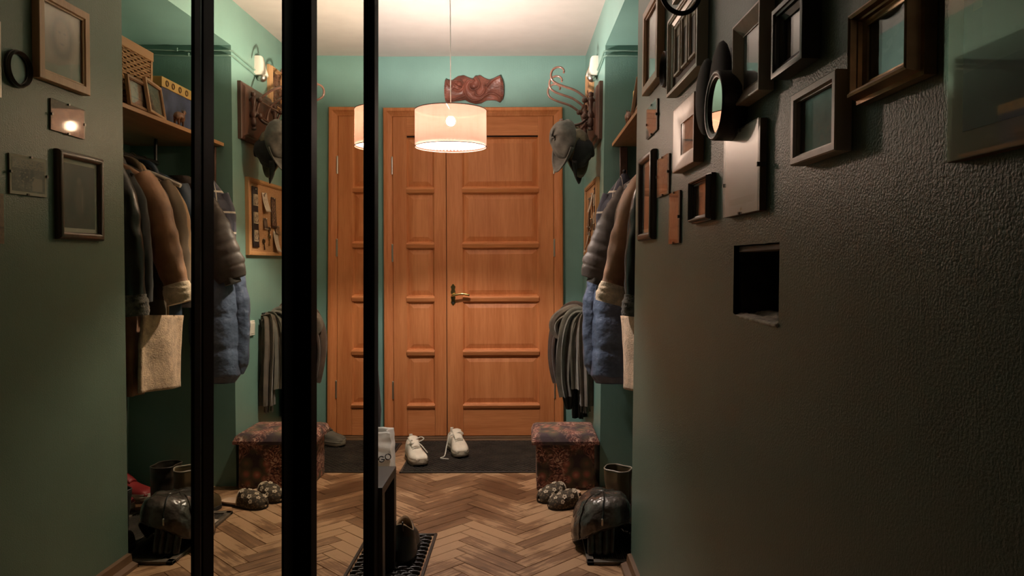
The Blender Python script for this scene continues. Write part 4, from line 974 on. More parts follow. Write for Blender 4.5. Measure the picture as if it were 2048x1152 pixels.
# plaid shirt
def plaid_mat():
    m, nt, b = new_mat('plaid_flannel'); v = coords(nt); sp = nt.nodes.new('ShaderNodeSeparateXYZ'); nt.links.new(v, sp.inputs[0])
    def band(s, period, width, off):
        a = N(nt, 'ShaderNodeMath', operation='ADD'); a.inputs[1].default_value = off + 10 * period; nt.links.new(s, a.inputs[0])
        mo = N(nt, 'ShaderNodeMath', operation='MODULO'); mo.inputs[1].default_value = period; nt.links.new(a.outputs[0], mo.inputs[0])
        l = N(nt, 'ShaderNodeMath', operation='LESS_THAN'); l.inputs[1].default_value = width; nt.links.new(mo.outputs[0], l.inputs[0]); return l.outputs[0]
    dx = N(nt, 'ShaderNodeMath', operation='ADD'); dx.inputs[1].default_value = -.005; nt.links.new(sp.outputs['X'], dx.inputs[0])
    an = N(nt, 'ShaderNodeMath', operation='ARCTAN2'); nt.links.new(sp.outputs['Y'], an.inputs[0]); nt.links.new(dx.outputs[0], an.inputs[1])
    s2 = N(nt, 'ShaderNodeMath', operation='MULTIPLY'); s2.inputs[1].default_value = .085; nt.links.new(an.outputs[0], s2.inputs[0])
    sx = s2.outputs[0]
    cur = None
    n1 = N(nt, 'ShaderNodeTexNoise', Scale=20.0); nt.links.new(v, n1.inputs['Vector'])
    r = ramp(nt, n1.outputs['Fac'], [(.3, (.030, .030, .042)), (.7, (.052, .050, .066))]); cur = r.outputs[0]
    for s, per, wd, off, col in ((sp.outputs['Z'], .105, .045, .03, (.075, .075, .10)), (sx, .085, .035, .02, (.06, .06, .085)), (sp.outputs['Z'], .105, .010, .052, (.56, .50, .42)), (sx, .085, .007, .03, (.56, .50, .42))):
        mx = N(nt, 'ShaderNodeMix', data_type='RGBA'); nt.links.new(band(s, per, wd, off), mx.inputs[0]); nt.links.new(cur, mx.inputs[6]); mx.inputs[7].default_value = (*col, 1); cur = mx.outputs[2]
    nt.links.new(cur, b.inputs['Base Color']); b.inputs['Roughness'].default_value = .9; b.inputs['Sheen Weight'].default_value = .2; return m
M_plaid = plaid_mat()
t = thing('flannel_shirt', 'navy and white plaid flannel shirt hung on the niche hook strip', 'shirt', (.48, 3.84, 1.16))
loft_body([(1.625, .512, 3.835, .016, .016), (1.59, .508, 3.835, .035, .03), (1.53, .497, 3.837, .070, .045), (1.46, .49, 3.84, .102, .055), (1.37, .49, 3.84, .112, .058), (1.27, .495, 3.84, .110, .055), (1.05, .50, 3.84, .10, .045)], folds=5, amp=.09, seed=2.2).build('body', M_plaid, t, angle=60)
sleeve([(.43, 3.84, 1.52), (.405, 3.845, 1.44), (.398, 3.85, 1.34), (.402, 3.85, 1.22)], [(0, .03), (.4, .035), (1, .03)], seed=4).build('sleeve', M_plaid, t)
# quilted brown jacket
t = thing('puffer_jacket', 'dark brown quilted puffer jacket with its sleeve hanging out of the niche', 'jacket', (.55, 3.72, .95), group='puffer jackets in the niche')
loft_body([(1.60, .60, 3.72, .05, .03), (1.56, .58, 3.72, .09, .045), (1.50, .57, 3.72, .10, .06), (1.30, .575, 3.72, .12, .065), (.95, .60, 3.72, .13, .06)], puff=[1.53 - .055 * i for i in range(12)], amp=.04, folds=3, seed=6).build('body', M_dpuff, t, angle=60)
sl = sleeve([(.515, 3.735, 1.54), (.478, 3.745, 1.44), (.435, 3.755, 1.32), (.392, 3.765, 1.20), (.366, 3.77, 1.125), (.352, 3.77, 1.085)], [(0, .046), (.2, .070), (.5, .088), (.85, .092), (1, .074)], seed=8, puff=8, n=36, wr=.06, flat=.52).build('sleeve', M_dpuff, t, angle=70)
m = MB(); m.tube([(.358, 3.77, 1.10), (.345, 3.77, 1.066)], .040, 16); m.build('cuff', M_bfuzz, sl)
# long slate-blue puffer coat
t = thing('puffer_coat', 'long slate blue puffer coat below the brown puffer sleeve', 'coat', (.48, 3.82, .56), group='puffer jackets in the niche')
loft_body([(1.52, .56, 3.83, .05, .035), (1.46, .54, 3.83, .09, .055), (1.20, .49, 3.825, .115, .065), (1.0, .465, 3.82, .120, .07), (.75, .457, 3.82, .122, .072), (.60, .455, 3.82, .122, .070), (.56, .455, 3.82, .10, .05)], puff=[1.40, 1.235, 1.07, .905, .735, .565], amp=.06, folds=3, seed=5).build('body', M_bpuff, t, angle=70)
sleeve([(.44, 3.85, 1.32), (.385, 3.86, 1.12), (.350, 3.86, .95), (.345, 3.86, .78), (.350, 3.86, .64), (.352, 3.86, .60)], [(0, .05), (.3, .055), (.7, .048), (.93, .045), (1, .03)], seed=11, puff=5, n=32, wr=.16).build('sleeve', M_bpuff, t, angle=70)

# ------------------------------------------------------------------ shelf and what stands on it
M_shelf = wood('shelf_board', (.33, .155, .06), (.45, .23, .10), .45, 'Y')
SHZ = 1.797
m = MB(); m.box(.458, XN - .002, NY0 + .003, NY1 - .003, SHZ - .018, SHZ); tag(m.build('shelf', M_shelf, bevel=.0015), 'light wood shelf board across the coat niche', 'shelf')
M_wick = mat('wicker', (.40, .22, .095), .6, col2=(.56, .34, .16), vscale=40)
M_wickd = mat('basket_inside', (.05, .028, .015), .9)
bk = thing('wicker_basket', 'square wicker basket with a pale rim at the near end of the shelf', 'basket', (.68, 3.08, SHZ))
X0, X1, Y0, Y1, Z0, Z1 = .505, .86, 2.905, 3.262, SHZ + .001, 2.082
m = MB(); m.box(X0 + .012, X1 - .012, Y0 + .012, Y1 - .012, Z0, Z1 - .03); m.build('lining', M_wickd, bk, smooth=False)
m = MB()
nr = 22
for i in range(nr):
    z = lerp(Z0 + .008, Z1 - .04, i / (nr - 1)); ph = i % 2 * PI
    def side(p, q, n_):
        out = Vector((q[1] - p[1], -(q[0] - p[0]), 0)).normalized()
        return [Vector((lerp(p[0], q[0], k / n_), lerp(p[1], q[1], k / n_), z)) + out * (.0045 * math.cos(k * PI / 2 + ph)) for k in range(n_)]
    c = [(X0 + .006, Y1 - .006), (X0 + .006, Y0 + .006), (X1 - .006, Y0 + .006), (X1 - .006, Y1 - .006)]
    path = []
    for a, b in zip(c, c[1:] + c[:1]): path += side(a, b, 26)
    m.tube(path, .0048, 5, closed=True)
m.build('weave', M_wick, bk)
m = MB()
for k in range(13):
    y = lerp(Y0 + .01, Y1 - .01, k / 12); m.tube([(X0 + .006, y, Z0), (X0 + .006, y, Z1 - .03)], .004, 5); x = lerp(X0 + .01, X1 - .01, k / 12); m.tube([(x, Y1 - .006, Z0), (x, Y1 - .006, Z1 - .03)], .004, 5)
m.build('stakes', M_wick, bk)
m = MB()
for z0, z1, e in ((Z1 - .040, Z1, .004),):
    m.box(X0 - e, X0 + .014, Y0, Y1 + e, z0, z1); m.box(X1 - .014, X1 + e, Y0, Y1 + e, z0, z1); m.box(X0, X1, Y0 - e, Y0 + .014, z0, z1); m.box(X0, X1, Y1 - .014, Y1 + e, z0, z1)
m.build('rim', wood('basket_rim', (.42, .22, .09), (.55, .31, .14), .5, 'Y'), bk, bevel=.003)
m = MB(); m.box(X0 - .001, X0 + .004, Y1 - .014, Y1 + .003, Z0, Z1 - .03); m.build('corner_post', M_wick, bk, bevel=.002)
bx = thing('storage_box', 'blue cardboard box with a yellow lid band on the niche shelf', 'box', (.66, 3.57, SHZ))
m = MB(); m.box(.545, .80, 3.425, 3.73, SHZ + .001, 1.98); m.build('body', mat('box_blue', (.045, .062, .125), .6, var=.3, vscale=9), bx, bevel=.002)
m = MB(); m.box(.541, .804, 3.421, 3.734, 1.975, 2.022); lid = m.build('lid', mat('lid_yellow', (.58, .38, .12), .6), bx, bevel=.002)
M_dot = mat('lid_motif', (.16, .085, .03), .7)
for (x, y, ax) in [(.5405, 3.47, 0), (.5405, 3.53, 0), (.5405, 3.60, 0), (.5405, 3.67, 0), (.60, 3.4205, 1), (.67, 3.4205, 1)]:
    m = MB(); pts = []
    for k in range(10):
        a = 2 * PI * k / 10; r = .012; pts.append((x, y + r * math.cos(a), 1.998 + r * math.sin(a)) if ax == 0 else (x + r * math.cos(a), y, 1.998 + r * math.sin(a)))
    m.tube(pts, .0035, 6, closed=True); m.build('motif', M_dot, lid)
cm = thing('camel_figurine', 'small carved wooden camel at the front edge of the shelf', 'figurine', (.49, 3.49, SHZ), rotz=0)
M_camel = mat('camel_wood', (.17, .07, .03), .4, var=.2, vscale=30)
def camel(): # faces away from the wall end, along +y
    m = MB(); b = Vector((.487, 3.475, SHZ))
    def q(x, y, z): return b + Vector((x, y, z))
    P = smooth_path([q(0, -.034, .036), q(0, -.024, .044), q(0, -.008, .052), q(0, .010, .046), q(0, .024, .042), q(0, .034, .044), q(0, .040, .056), q(0, .042, .070), q(0, .048, .078), q(0, .062, .074)], 5)
    n = len(P); m.tube(P, [interp([(0, .006), (.1, .015), (.28, .023), (.45, .016), (.58, .012), (.7, .0085), (.85, .008), (.93, .0095), (1, .005)], k / (n - 1)) for k in range(n)], 12); return m, q
m, q = camel(); m.build('body', M_camel, cm)
for sx, sy in ((-1, -.024), (1, -.024), (-1, .020), (1, .020)):
    m = MB(); m.tube([q(sx * .008, sy, .036), q(sx * .009, sy + .002, .018), q(sx * .009, sy, .003), q(sx * .009, sy + .004, .0005)], [.007, .0045, .004, .006], 8); m.build('leg', M_camel, cm)
for sx in (-1, 1):
    m = MB(); m.tube([q(sx * .005, .044, .082), q(sx * .007, .042, .090)], [.003, .001], 6); m.build('ear', M_camel, cm)
def leaning(label, yc, x0, lean_, hw_, hh_, mt, pic, rz=0):
    M = Matrix.Translation((x0, yc, SHZ + .0015)) @ Matrix.Rotation(rz, 4, 'Z') @ Matrix(((0, 0, -1, 0), (-1, 0, 0, 0), (0, 1, 0, 0), (0, 0, 0, 1))) @ Matrix.Rotation(-lean_, 4, 'X') @ Matrix.Translation((0, hh_, 0))
    t = thing('leaning_frame', label, 'picture frame', M=M, group='frames leaning on the shelf')
    m = MB(); P = PROF['flat'](.014, .014); rs = []
    for sx, sy in ((-1, -1), (1, -1), (1, 1), (-1, 1)): rs.append([(sx * (hw_ - a), sy * (hh_ - a), h) for a, h in P])
    m.rings(rs, caps=False, closed=True); m.build('frame', mt, t, local=True, smooth=False)
    m = MB(); m.box(-hw_ + .01, hw_ - .01, -hh_ + .01, hh_ - .01, .001, .003); m.build('picture', pic, t, local=True, smooth=False)
    m = MB(); m.box(-hw_ + .012, hw_ - .012, -hh_ + .012, hh_ - .012, .005, .007); m.build('glass', M_glass, t, local=True, smooth=False)
P_print = picture_mat('old_print', (.12, .085, .055), [('noise', (8, .55, .1, .9, .1, .9), (.26, .18, .11)), ('noise', (18, .66, .4, .9, .2, .7), (.55, .46, .34))], 6, .4)
leaning('light wood frame with an old print leaning against the wicker basket', 3.235, .475, .16, .105, .074, M_fwood, P_print, rz=-.16)
leaning('wood frame half hidden behind the other leaning frame', 3.075, .472, .12, .085, .062, M_fwood2, P_sepia, rz=-.05)

# ------------------------------------------------------------------ stool
def floral():
    m, nt, b = new_mat('floral_tapestry'); v = coords(nt)
    vo = N(nt, 'ShaderNodeTexVoronoi', Scale=17.0); nt.links.new(v, vo.inputs['Vector'])
    n0 = N(nt, 'ShaderNodeTexNoise', Scale=24.0, Detail=4.0, Distortion=3.5); nt.links.new(v, n0.inputs['Vector'])
    r1 = ramp(nt, n0.outputs['Fac'], [(.30, (.030, .024, .026)), (.42, (.11, .040, .034)), (.50, (.24, .085, .065)), (.57, (.48, .23, .165)), (.66, (.70, .50, .38))])
    r2 = ramp(nt, vo.outputs['Distance'], [(.0, (.62, .34, .24)), (.20, (.40, .13, .09)), (.42, (.13, .10, .06)), (.75, (.06, .035, .04))])
    n2 = N(nt, 'ShaderNodeTexNoise', Scale=7.0, Detail=2.0); nt.links.new(v, n2.inputs['Vector'])
    th = ramp(nt, n2.outputs['Fac'], [(.45, (0, 0, 0)), (.55, (1, 1, 1))])
    mx = N(nt, 'ShaderNodeMix', data_type='RGBA'); nt.links.new(th.outputs[0], mx.inputs[0]); nt.links.new(r1.outputs[0], mx.inputs[6]); nt.links.new(r2.outputs[0], mx.inputs[7])
    nt.links.new(mx.outputs[2], b.inputs['Base Color']); b.inputs['Roughness'].default_value = .85
    bp = N(nt, 'ShaderNodeBump', Strength=.5, Distance=.003); nt.links.new(n0.outputs['Fac'], bp.inputs['Height']); nt.links.new(bp.outputs[0], b.inputs['Normal'])
    return m
M_floral = floral()
st = thing('storage_stool', 'cube stool covered in dark red floral tapestry by the right wall', 'stool', (.205, 4.02, 0), rotz=.03)
m = MB(); m.box(.055, .355, 3.872, 4.175, .0, .255); m.build('body', M_floral, st, bevel=.008, seg=3)
m = MB()
def lidf(u, v):
    x = lerp(.030, .378, u); y = lerp(3.850, 4.195, v)
    e = min(1, u * 9, (1 - u) * 9, v * 9, (1 - v) * 9)
    e = math.sqrt(max(0, 1 - (1 - e) ** 2))
    return (x, y, .252 + .036 * e + .010 * math.sin(PI * u) * math.sin(PI * v))
m.grid(lidf, 34, 34)
m.box(.030, .378, 3.850, 4.195, .236, .253)
m.build('lid', M_floral, st, angle=60)

# ------------------------------------------------------------------ footwear and bags on the floor
def foot_outline(t, L, Wd, toe=1.0):
    """half widths (inner, outer) along a sole, t 0 heel .. 1 toe"""
    wv = interp([(0, .02), (.015, .45), (.06, .70), (.15, .80), (.35, .74), (.5, .82), (.68, 1.0), (.80, .98), (.90, .84), (.96, .60), (.99, .32), (1, .04)], t)
    return wv * Wd / 2
def sneaker(label, x, y, rz, mt, msole, L=.285, Wd=.105, lace=True, group='cream sneakers', untied=False, dz=0):
    t = thing('sneaker', label, 'shoe', (x, y, dz), rotz=rz, group=group) # local +x = toe
    def cen(f): return .010 * math.sin(f * PI) * (1 if untied else -1)
    m = MB(); rs = [] # chunky sole with a groove
    mo = mat('outsole', (.16, .115, .075), .75)
    for nm, mtl, lv in (('outsole', mo, [(0, .93), (.006, 1.0), (.019, 1.0), (.0205, .97)]), ('midsole', msole, [(.0195, .95), (.0235, .955), (.0255, 1.012), (.032, 1.015), (.034, .985), (.036, .985), (.038, 1.0), (.044, .97)])):
      m = MB(); rs = []
      n = 40
      for z, k in lv:
        ring = []
        for j in range(n):
            f = j / (n - 1); ring.append((f * L - L / 2, cen(f) + foot_outline(f, L, Wd) * k, z + (.012 * max(0, f - .86) / .14 if z < .015 else 0) + (.006 * max(0, .25 - f) if z > .02 else 0)))
        for j in range(n - 2, 0, -1):
            f = j / (n - 1); ring.append((f * L - L / 2, cen(f) - foot_outline(f, L, Wd) * k, ring[j][2]))
        rs.append(ring)
      m.rings(rs); m.build(nm, mtl, t, local=True, angle=35)
    m = MB(); rs = [] # upper: cross-sections heel to toe with an opening
    tops = [(0, .104), (.06, .108), (.2, .094), (.32, .098), (.44, .104), (.56, .090), (.68, .074), (.80, .066), (.92, .060), (.98, .05), (1, .04)]
    k_ = 22; secs = 34
    for i in range(secs + 1):
        f = i / secs; f2 = .012 + f * .972; hwv = foot_outline(f2, L, Wd) * .95; H = interp(tops, f)
        openw = interp([(0, 0), (.03, .30), (.12, .62), (.25, .66), (.38, .40), (.43, 0), (1, 0)], f)
        ring = []
        for j in range(k_ + 1):
            a = PI * j / k_; c, s = math.cos(a), math.sin(a)
            yy = hwv * math.copysign(abs(c) ** .62, c); zz = .034 + (H - .034) * (s ** .75)
            if openw > 0 and abs(c) < openw: # sink into the opening
                d = (openw - abs(c)) / max(openw, .01); zz -= min(1, d * 3) * (H - .042)
            ring.append((f2 * L - L / 2, cen(f2) + yy, zz + .0015 * nz((f * 9, c * 3, rz * 5))))
        rs.append(ring)
    nn = k_ + 1
    m.rings(rs, caps=False); m.f = [f for f in m.f if not (abs((f[0] % nn) - (f[1] % nn)) > 1)]; m.mi = [0] * len(m.f)
    up = m.build('upper', mt, t, local=True, angle=80, solid=.003)
    m = MB() # tongue
    m.grid(lambda u, v: (lerp(.03, -.055, v), cen(.45) + lerp(-.5, .5, u) * lerp(.045, .058, v), lerp(.092, .138, v) - .010 * (2 * u - 1) ** 2 + .004 * math.sin(v * 4)), 8, 8); m.build('tongue', mt, t, local=True, solid=.009)
    m = MB(); m.box(-L / 2 - .002, -L / 2 + .006, -.010, .010, .085, .128); m.build('heel_tab', mt, t, local=True, bevel=.002)
    if lace:
        ml = mat('lace', (.66, .60, .50), .8)
        for i in range(4):
            f = .46 + i * .055; X = f * L - L / 2; z = interp(tops, f) + .004; m = MB()
            m.tube(smooth_path([(X - .004, cen(f) + .026, z - .008), (X, cen(f) + .010, z + .001), (X + .003, cen(f) - .010, z + .001), (X + .006, cen(f) - .026, z - .008)], 5), .0032, 6); m.build('lace', ml, t, local=True)
        m = MB(); X = -.012; z = .112
        if untied:
            m.tube(smooth_path([(X, .015, z), (X + .0, -.04, z - .01), (X + .02, -.062, .055), (X + .07, -.085, .010 - dz * .5), (X + .10, -.115, .005 - dz * .5), (X + .125, -.10, .005 - dz * .5), (X + .14, -.075, .005 - dz * .5)], 8), .0038, 6)
            m.tube(smooth_path([(X, -.01, z), (X + .01, .025, z + .014), (X + .02, .040, z + .004), (X + .01, .02, z - .004)], 6), .0035, 6)
        else:
            m.tube(smooth_path([(X, -.008, z + .005), (X - .01, .03, z + .02), (X + .006, .046, z + .012), (X + .01, .02, z), (X, -.01, z + .004), (X + .012, -.035, z + .01), (X + .03, -.03, z - .006), (X + .01, 0, z)], 6), .0036, 6)
            m.tube(smooth_path([(X, .0, z), (X + .04, .022, z - .016), (X + .085, .034, .078), (X + .10, .045, .062)], 6), .0034, 6)
        m.build('bow', ml, t, local=True)
    return t
M_cream_s = mat('cream_leather', (.86, .75, .60), .55, var=.05, vscale=20, bump=.1, bscale=70)
M_sole = mat('sole_rubber', (.62, .51, .38), .7, var=.08)
MATZ = .011
sneaker('cream chunky sneaker on the left of the door mat, nearer the bag', -.645, 4.42, -PI / 2 + .38, M_cream_s, M_sole, dz=MATZ)
sneaker('cream chunky sneaker in the middle of the door mat with its lace undone', -.425, 4.60, -PI / 2 + .30, M_cream_s, M_sole, untied=True, dz=MATZ)
sneaker('grey sneaker behind the stool near the door', .215, 4.80, -PI + .35, mat('grey_knit', (.13, .11, .085), .8), mat('pale_sole', (.26, .22, .17), .7), lace=False, group='loose shoes', dz=MATZ)
sneaker('red sneaker at the back of the coat niche floor', .84, 3.70, -PI + .25, mat('red_leather', (.26, .018, .018), .5), mat('white_sole', (.45, .40, .33), .7), lace=False, group='red shoes')
sneaker('second red sneaker deeper in the coat niche, towards the picture wall', .85, 3.53, -PI + .1, mat('red_leather_dark', (.20, .014, .016), .5), mat('white_sole_b', (.40, .35, .29), .7), lace=False, group='red shoes')
# floral slippers
def flower_cloth():
    m, nt, b = new_mat('slipper_cloth'); v = coords(nt); vo = N(nt, 'ShaderNodeTexVoronoi', Scale=95.0); nt.links.new(v, vo.inputs['Vector'])
    r = ramp(nt, vo.outputs['Distance'], [(.25, (.16, .11, .065)), (.5, (.05, .035, .022))]); nt.links.new(r.outputs[0], b.inputs['Base Color']); b.inputs['Roughness'].default_value = .9; return m
M_slip = flower_cloth(); M_flower = mat('slipper_flower', (.58, .46, .34), .9, var=.05); M_insole = mat('insole', (.62, .42, .29), .9); M_dsole = mat('slipper_sole', (.02, .016, .013), .8)
def slipper(label, x, y, rz, seed):
    L, Wd = .255, .098
    t = thing('slipper', label, 'slipper', (x, y, 0), rotz=rz, group='floral slippers')
    def outl(k, z): return [(f * L - L / 2, foot_outline(f, L, Wd) * k, z) for f in [j / 30 for j in range(31)]] + [(f * L - L / 2, -foot_outline(f, L, Wd) * k, z) for f in [j / 30 for j in range(29, 0, -1)]]
    m = MB(); m.rings([outl(.96, 0), outl(1, .004), outl(1, .012)]); m.build('sole', M_dsole, t, local=True, angle=40)
    m = MB(); m.rings([outl(.97, .0125), outl(.96, .019)]); m.build('insole', M_insole, t, local=True, angle=40)
    def up(u, v, off=0):
        f = lerp(.44, .995, v); H = interp([(0, .066), (.25, .068), (.6, .055), (.85, .043), (1, .022)], v); a = PI * u; c, s = math.cos(a), math.sin(a)
        return Vector((f * L - L / 2 - .012 * s * (1 - v) * 0, foot_outline(f, L, Wd) * 1.01 * math.copysign(abs(c) ** .7, c) * (1 + off), .010 + H * (s ** .8) * (1 + off)))
    m = MB(); m.grid(up, 26, 22); o = m.build('upper', M_slip, t, local=True, angle=80, solid=.004)
    m = MB(); m.tube([up(k / 26, 0, .01) for k in range(27)], .0035, 6); m.build('piping', M_flower, o, local=True)
    random.seed(seed)
    spots = [(.22, .25), (.38, .12), (.52, .30), (.70, .15), (.30, .52), (.50, .62), (.68, .48), (.80, .30), (.40, .80), (.60, .84), (.16, .62), (.84, .62), (.50, .06)]
    m = MB()
    for (u, v) in spots:
        p = up(u, v, .06); du = (up(u + .02, v, .06) - p).normalized(); dv = (up(u, v + .02, .06) - p).normalized(); nn = du.cross(dv).normalized()
        if nn.z < 0: nn = -nn
        r = .0065 + .002 * ((seed + int(u * 100)) % 3) / 3
        for k in range(5):
            a = 2 * PI * k / 5 + u * 5; c = p + du * math.cos(a) * r + dv * math.sin(a) * r
            pts = [c + (du * math.cos(q) + dv * math.sin(q)) * r * .62 for q in [2 * PI * i / 8 for i in range(8)]]
            m.rings([[pt - nn * .003 for pt in pts], [pt + nn * .0006 for pt in pts]])
    m.build('flowers', M_flower, o, local=True)
slipper('dark floral slipper lying nearer the stool, behind its pair', .165, 3.735, PI + .62, 1)
slipper('dark floral slipper in front, its tan insole showing at the heel', .225, 3.615, PI + .36, 2)
# boot tray
M_tray = mat('tray_rubber', (.055, .043, .034), .6, var=.2)
tr = thing('boot_tray', 'ribbed dark boot tray with a worn raised rim at the niche mouth', 'tray', (.46, 3.2, 0))
TX0, TX1, TY0, TY1 = .236, .70, 2.90, 3.50
m = MB(); m.box(TX0, TX1, TY0, TY1, .0005, .005)
for a in ((TX0, TX0 + .028, TY0, TY1), (TX1 - .028, TX1, TY0, TY1), (TX0, TX1, TY0, TY0 + .030), (TX0, TX1, TY1 - .03, TY1)): m.box(*a, .0005, .014)
m.build('rim', mat('worn_rim', (.10, .075, .055), .55, var=.35, vscale=18), tr, bevel=.003)
m = MB()
k = 0
while TX0 + .034 + k * .0085 < TX1 - .034:
    x = TX0 + .034 + k * .0085; m.box(x, x + .0045, TY0 + .034, TY1 - .034, .004, .0095); k += 1
rb = m.build('ribs', M_tray, tr, smooth=False); rb['kind'] = 'stuff'
# leather bag slumped over a pair of lying boots
M_shiny = mat('glossy_black_leather', (.060, .048, .040), .24, var=.3, vscale=10, bump=.9, bscale=14, bdist=.022, coat=.6)
bag = thing('leather_bag', 'glossy black leather bag slumped on the boot tray', 'bag', (.32, 3.13, .014))
def bagf(u, v):
    a = 2 * PI * u; p = v * PI / 2
    c, s = math.cos(a), math.sin(a)
    r = math.cos(p) ** .55; h = .195 * math.sin(p) ** .85
    c2 = math.copysign(abs(c) ** .8, c); s2 = math.copysign(abs(s) ** .8, s)
    x = .322 + .118 * c2 * r; y = 3.135 + .155 * s2 * r
    wr = .010 * nz((c * 2.2 + 3, s * 2.2, v * 3)) + .006 * nz((c * 5, s * 5 + 2, v * 7))
    lift = max(0, -s) ** .8 * (.100 + .055 * c) * (1 - v)
    return (x + wr + .012 * (1 - v) * c, y + wr - .018 * (1 - v) * max(0, -s), .016 + h + lift + wr * .6)
m = MB(); m.grid(bagf, 72, 26, closed_u=True); fl = m.build('flap', M_shiny, bag, solid=.004, angle=80)
m = MB(); m.tube([bagf(u, .012) + Vector((0, 0, .001)) if False else Vector(bagf(u, .01)) for u in [k / 72 for k in range(72)]], .0035, 6, closed=True); m.build('edge_piping', M_shiny, fl)
m = MB(); P = [Vector(bagf(.735, v)) + Vector((0, -.004, .003)) for v in [k / 20 for k in range(2, 21)]]; m.tube(P, .0035, 6); m.build('zip', M_blackm, fl)
m = MB(); e = Vector(bagf(.735, .12)); m.box(e.x - .004, e.x + .004, e.y - .010, e.y - .003, e.z - .012, e.z + .016); m.build('buckle', M_steel, fl, bevel=.002)
m = MB(); P = [Vector(bagf(.60, v)) + Vector((-.003, -.003, .002)) for v in [k / 20 for k in range(0, 19)]]; m.tube(P, .003, 6); m.build('seam', M_shiny, fl)
def boot(label, x, y, rz, H, mt, r=.055, lie=0, L=.27, soft=.1, seed=0, dz=0, group=None, topm=None):
    M = Matrix.Translation((x, y, dz)) @ Matrix.Rotation(rz, 4, 'Z') @ Matrix.Rotation(lie, 4, 'Y')
    t = thing('boot', label, 'boot', M=M, group=group)
    m = MB(); rs = []
    for i in range(26):
        f = i / 25; z = lerp(.045, H, f); cx = -L * .28 + .012 * math.sin(f * 2)
        rr = r * (1 + .16 * f)
        rs.append([(cx + rr * (1.12 if math.cos(a) > 0 else 1) * math.cos(a) * (1 + soft * nz((math.cos(a) + seed, math.sin(a), f * 4))), rr * .82 * math.sin(a) * (1 + soft * 1.6 * math.cos(4 * a + seed) * f + soft * nz((math.sin(a) + seed, f * 5, 1))), z) for a in [2 * PI * k / 32 for k in range(32)]])
    m.rings(rs, caps=False); sh = m.build('shaft', mt, t, local=True, solid=.004, angle=80)
    m = MB(); m.tube(rs[-1], .0035, 6, closed=True); m.build('top_edge', topm or mt, sh, local=True)
    m = MB(); rs = []
    for i in range(22):
        f = i / 21; X = f * L - L / 2; hwv = max(.004, foot_outline(f, L, .095)); h = interp([(0, .07), (.1, .085), (.4, .09), (.6, .075), (.8, .058), (.95, .045), (1, .02)], f)
        rs.append([(X, hwv * math.copysign(abs(math.cos(a)) ** .7, math.cos(a)), .016 + (h * math.sin(a) if math.sin(a) > 0 else .0)) for a in [2 * PI * k / 24 for k in range(24)]])
    m.rings(rs); m.build('foot', mt, t, local=True, angle=70)
    m = MB(); m.rings([[(f * L - L / 2, s * foot_outline(f, L, .102), z) for f, s in [(j / 20, 1) for j in range(21)] + [(j / 20, -1) for j in range(19, 0, -1)]] for z in (0, .018)]); m.build('sole', M_dsole, t, local=True, angle=40)
    return t
M_bbrown = mat('brown_boot_leather', (.105, .070, .034), .36, var=.25, vscale=8, bump=.15, bscale=30)
boot('tall brown leather boot behind the leather bag, nearer the stool', .40, 3.50, 2.0, .225, M_bbrown, r=.058, L=.25, seed=1, group='boots in the niche', topm=mat('boot_welt', (.30, .25, .19), .45), dz=.001)
boot('dark brown leather boot beside the tall boot, deeper in the niche', .56, 3.60, 1.8, .215, mat('dark_boot_leather', (.045, .034, .025), .4, var=.2), r=.060, L=.25, seed=4, group='boots in the niche')
boot('black boot standing at the corner of the picture wall', .50, 2.995, 1.4, .26, mat('black_boot', (.010, .009, .008), .6), r=.055, L=.20, seed=7, group='boots in the niche', dz=.012)
# folded leather under the flap (the bag's gusset) with glossy ridges
def gus(u, v):
    x = lerp(.246, .352, u); z = lerp(.020, .140, v); y = 2.978 + .055 * v
    fold = .014 * abs(math.sin(u * PI * 3.4 + .4)) ** .7
    return (x + .012 * (v - .5) * (1 if u > .5 else .4), y - fold - .012 * math.sin(PI * u), z)
m = MB(); m.grid(gus, 60, 14); m.build('gusset', M_shiny, bag, solid=.004, angle=80)
m = MB(); m.ball((.325, 3.12, .075), 1.0, 12, (.072, .085, .062)); m.build('body', M_blackm, bag)
t = thing('paper_sheet', 'pale folded paper sheet lying behind the leather bag', 'paper', (.30, 3.36, .015)); m = MB()
m.grid(lambda u, v: (lerp(.245, .40, u), lerp(3.29, 3.36, v) - .02 * u, .0165 + .006 * math.sin(u * 5) * v + .003), 12, 6); m.build('sheet', mat('pinkish_paper', (.50, .40, .32), .8), t, solid=.001)

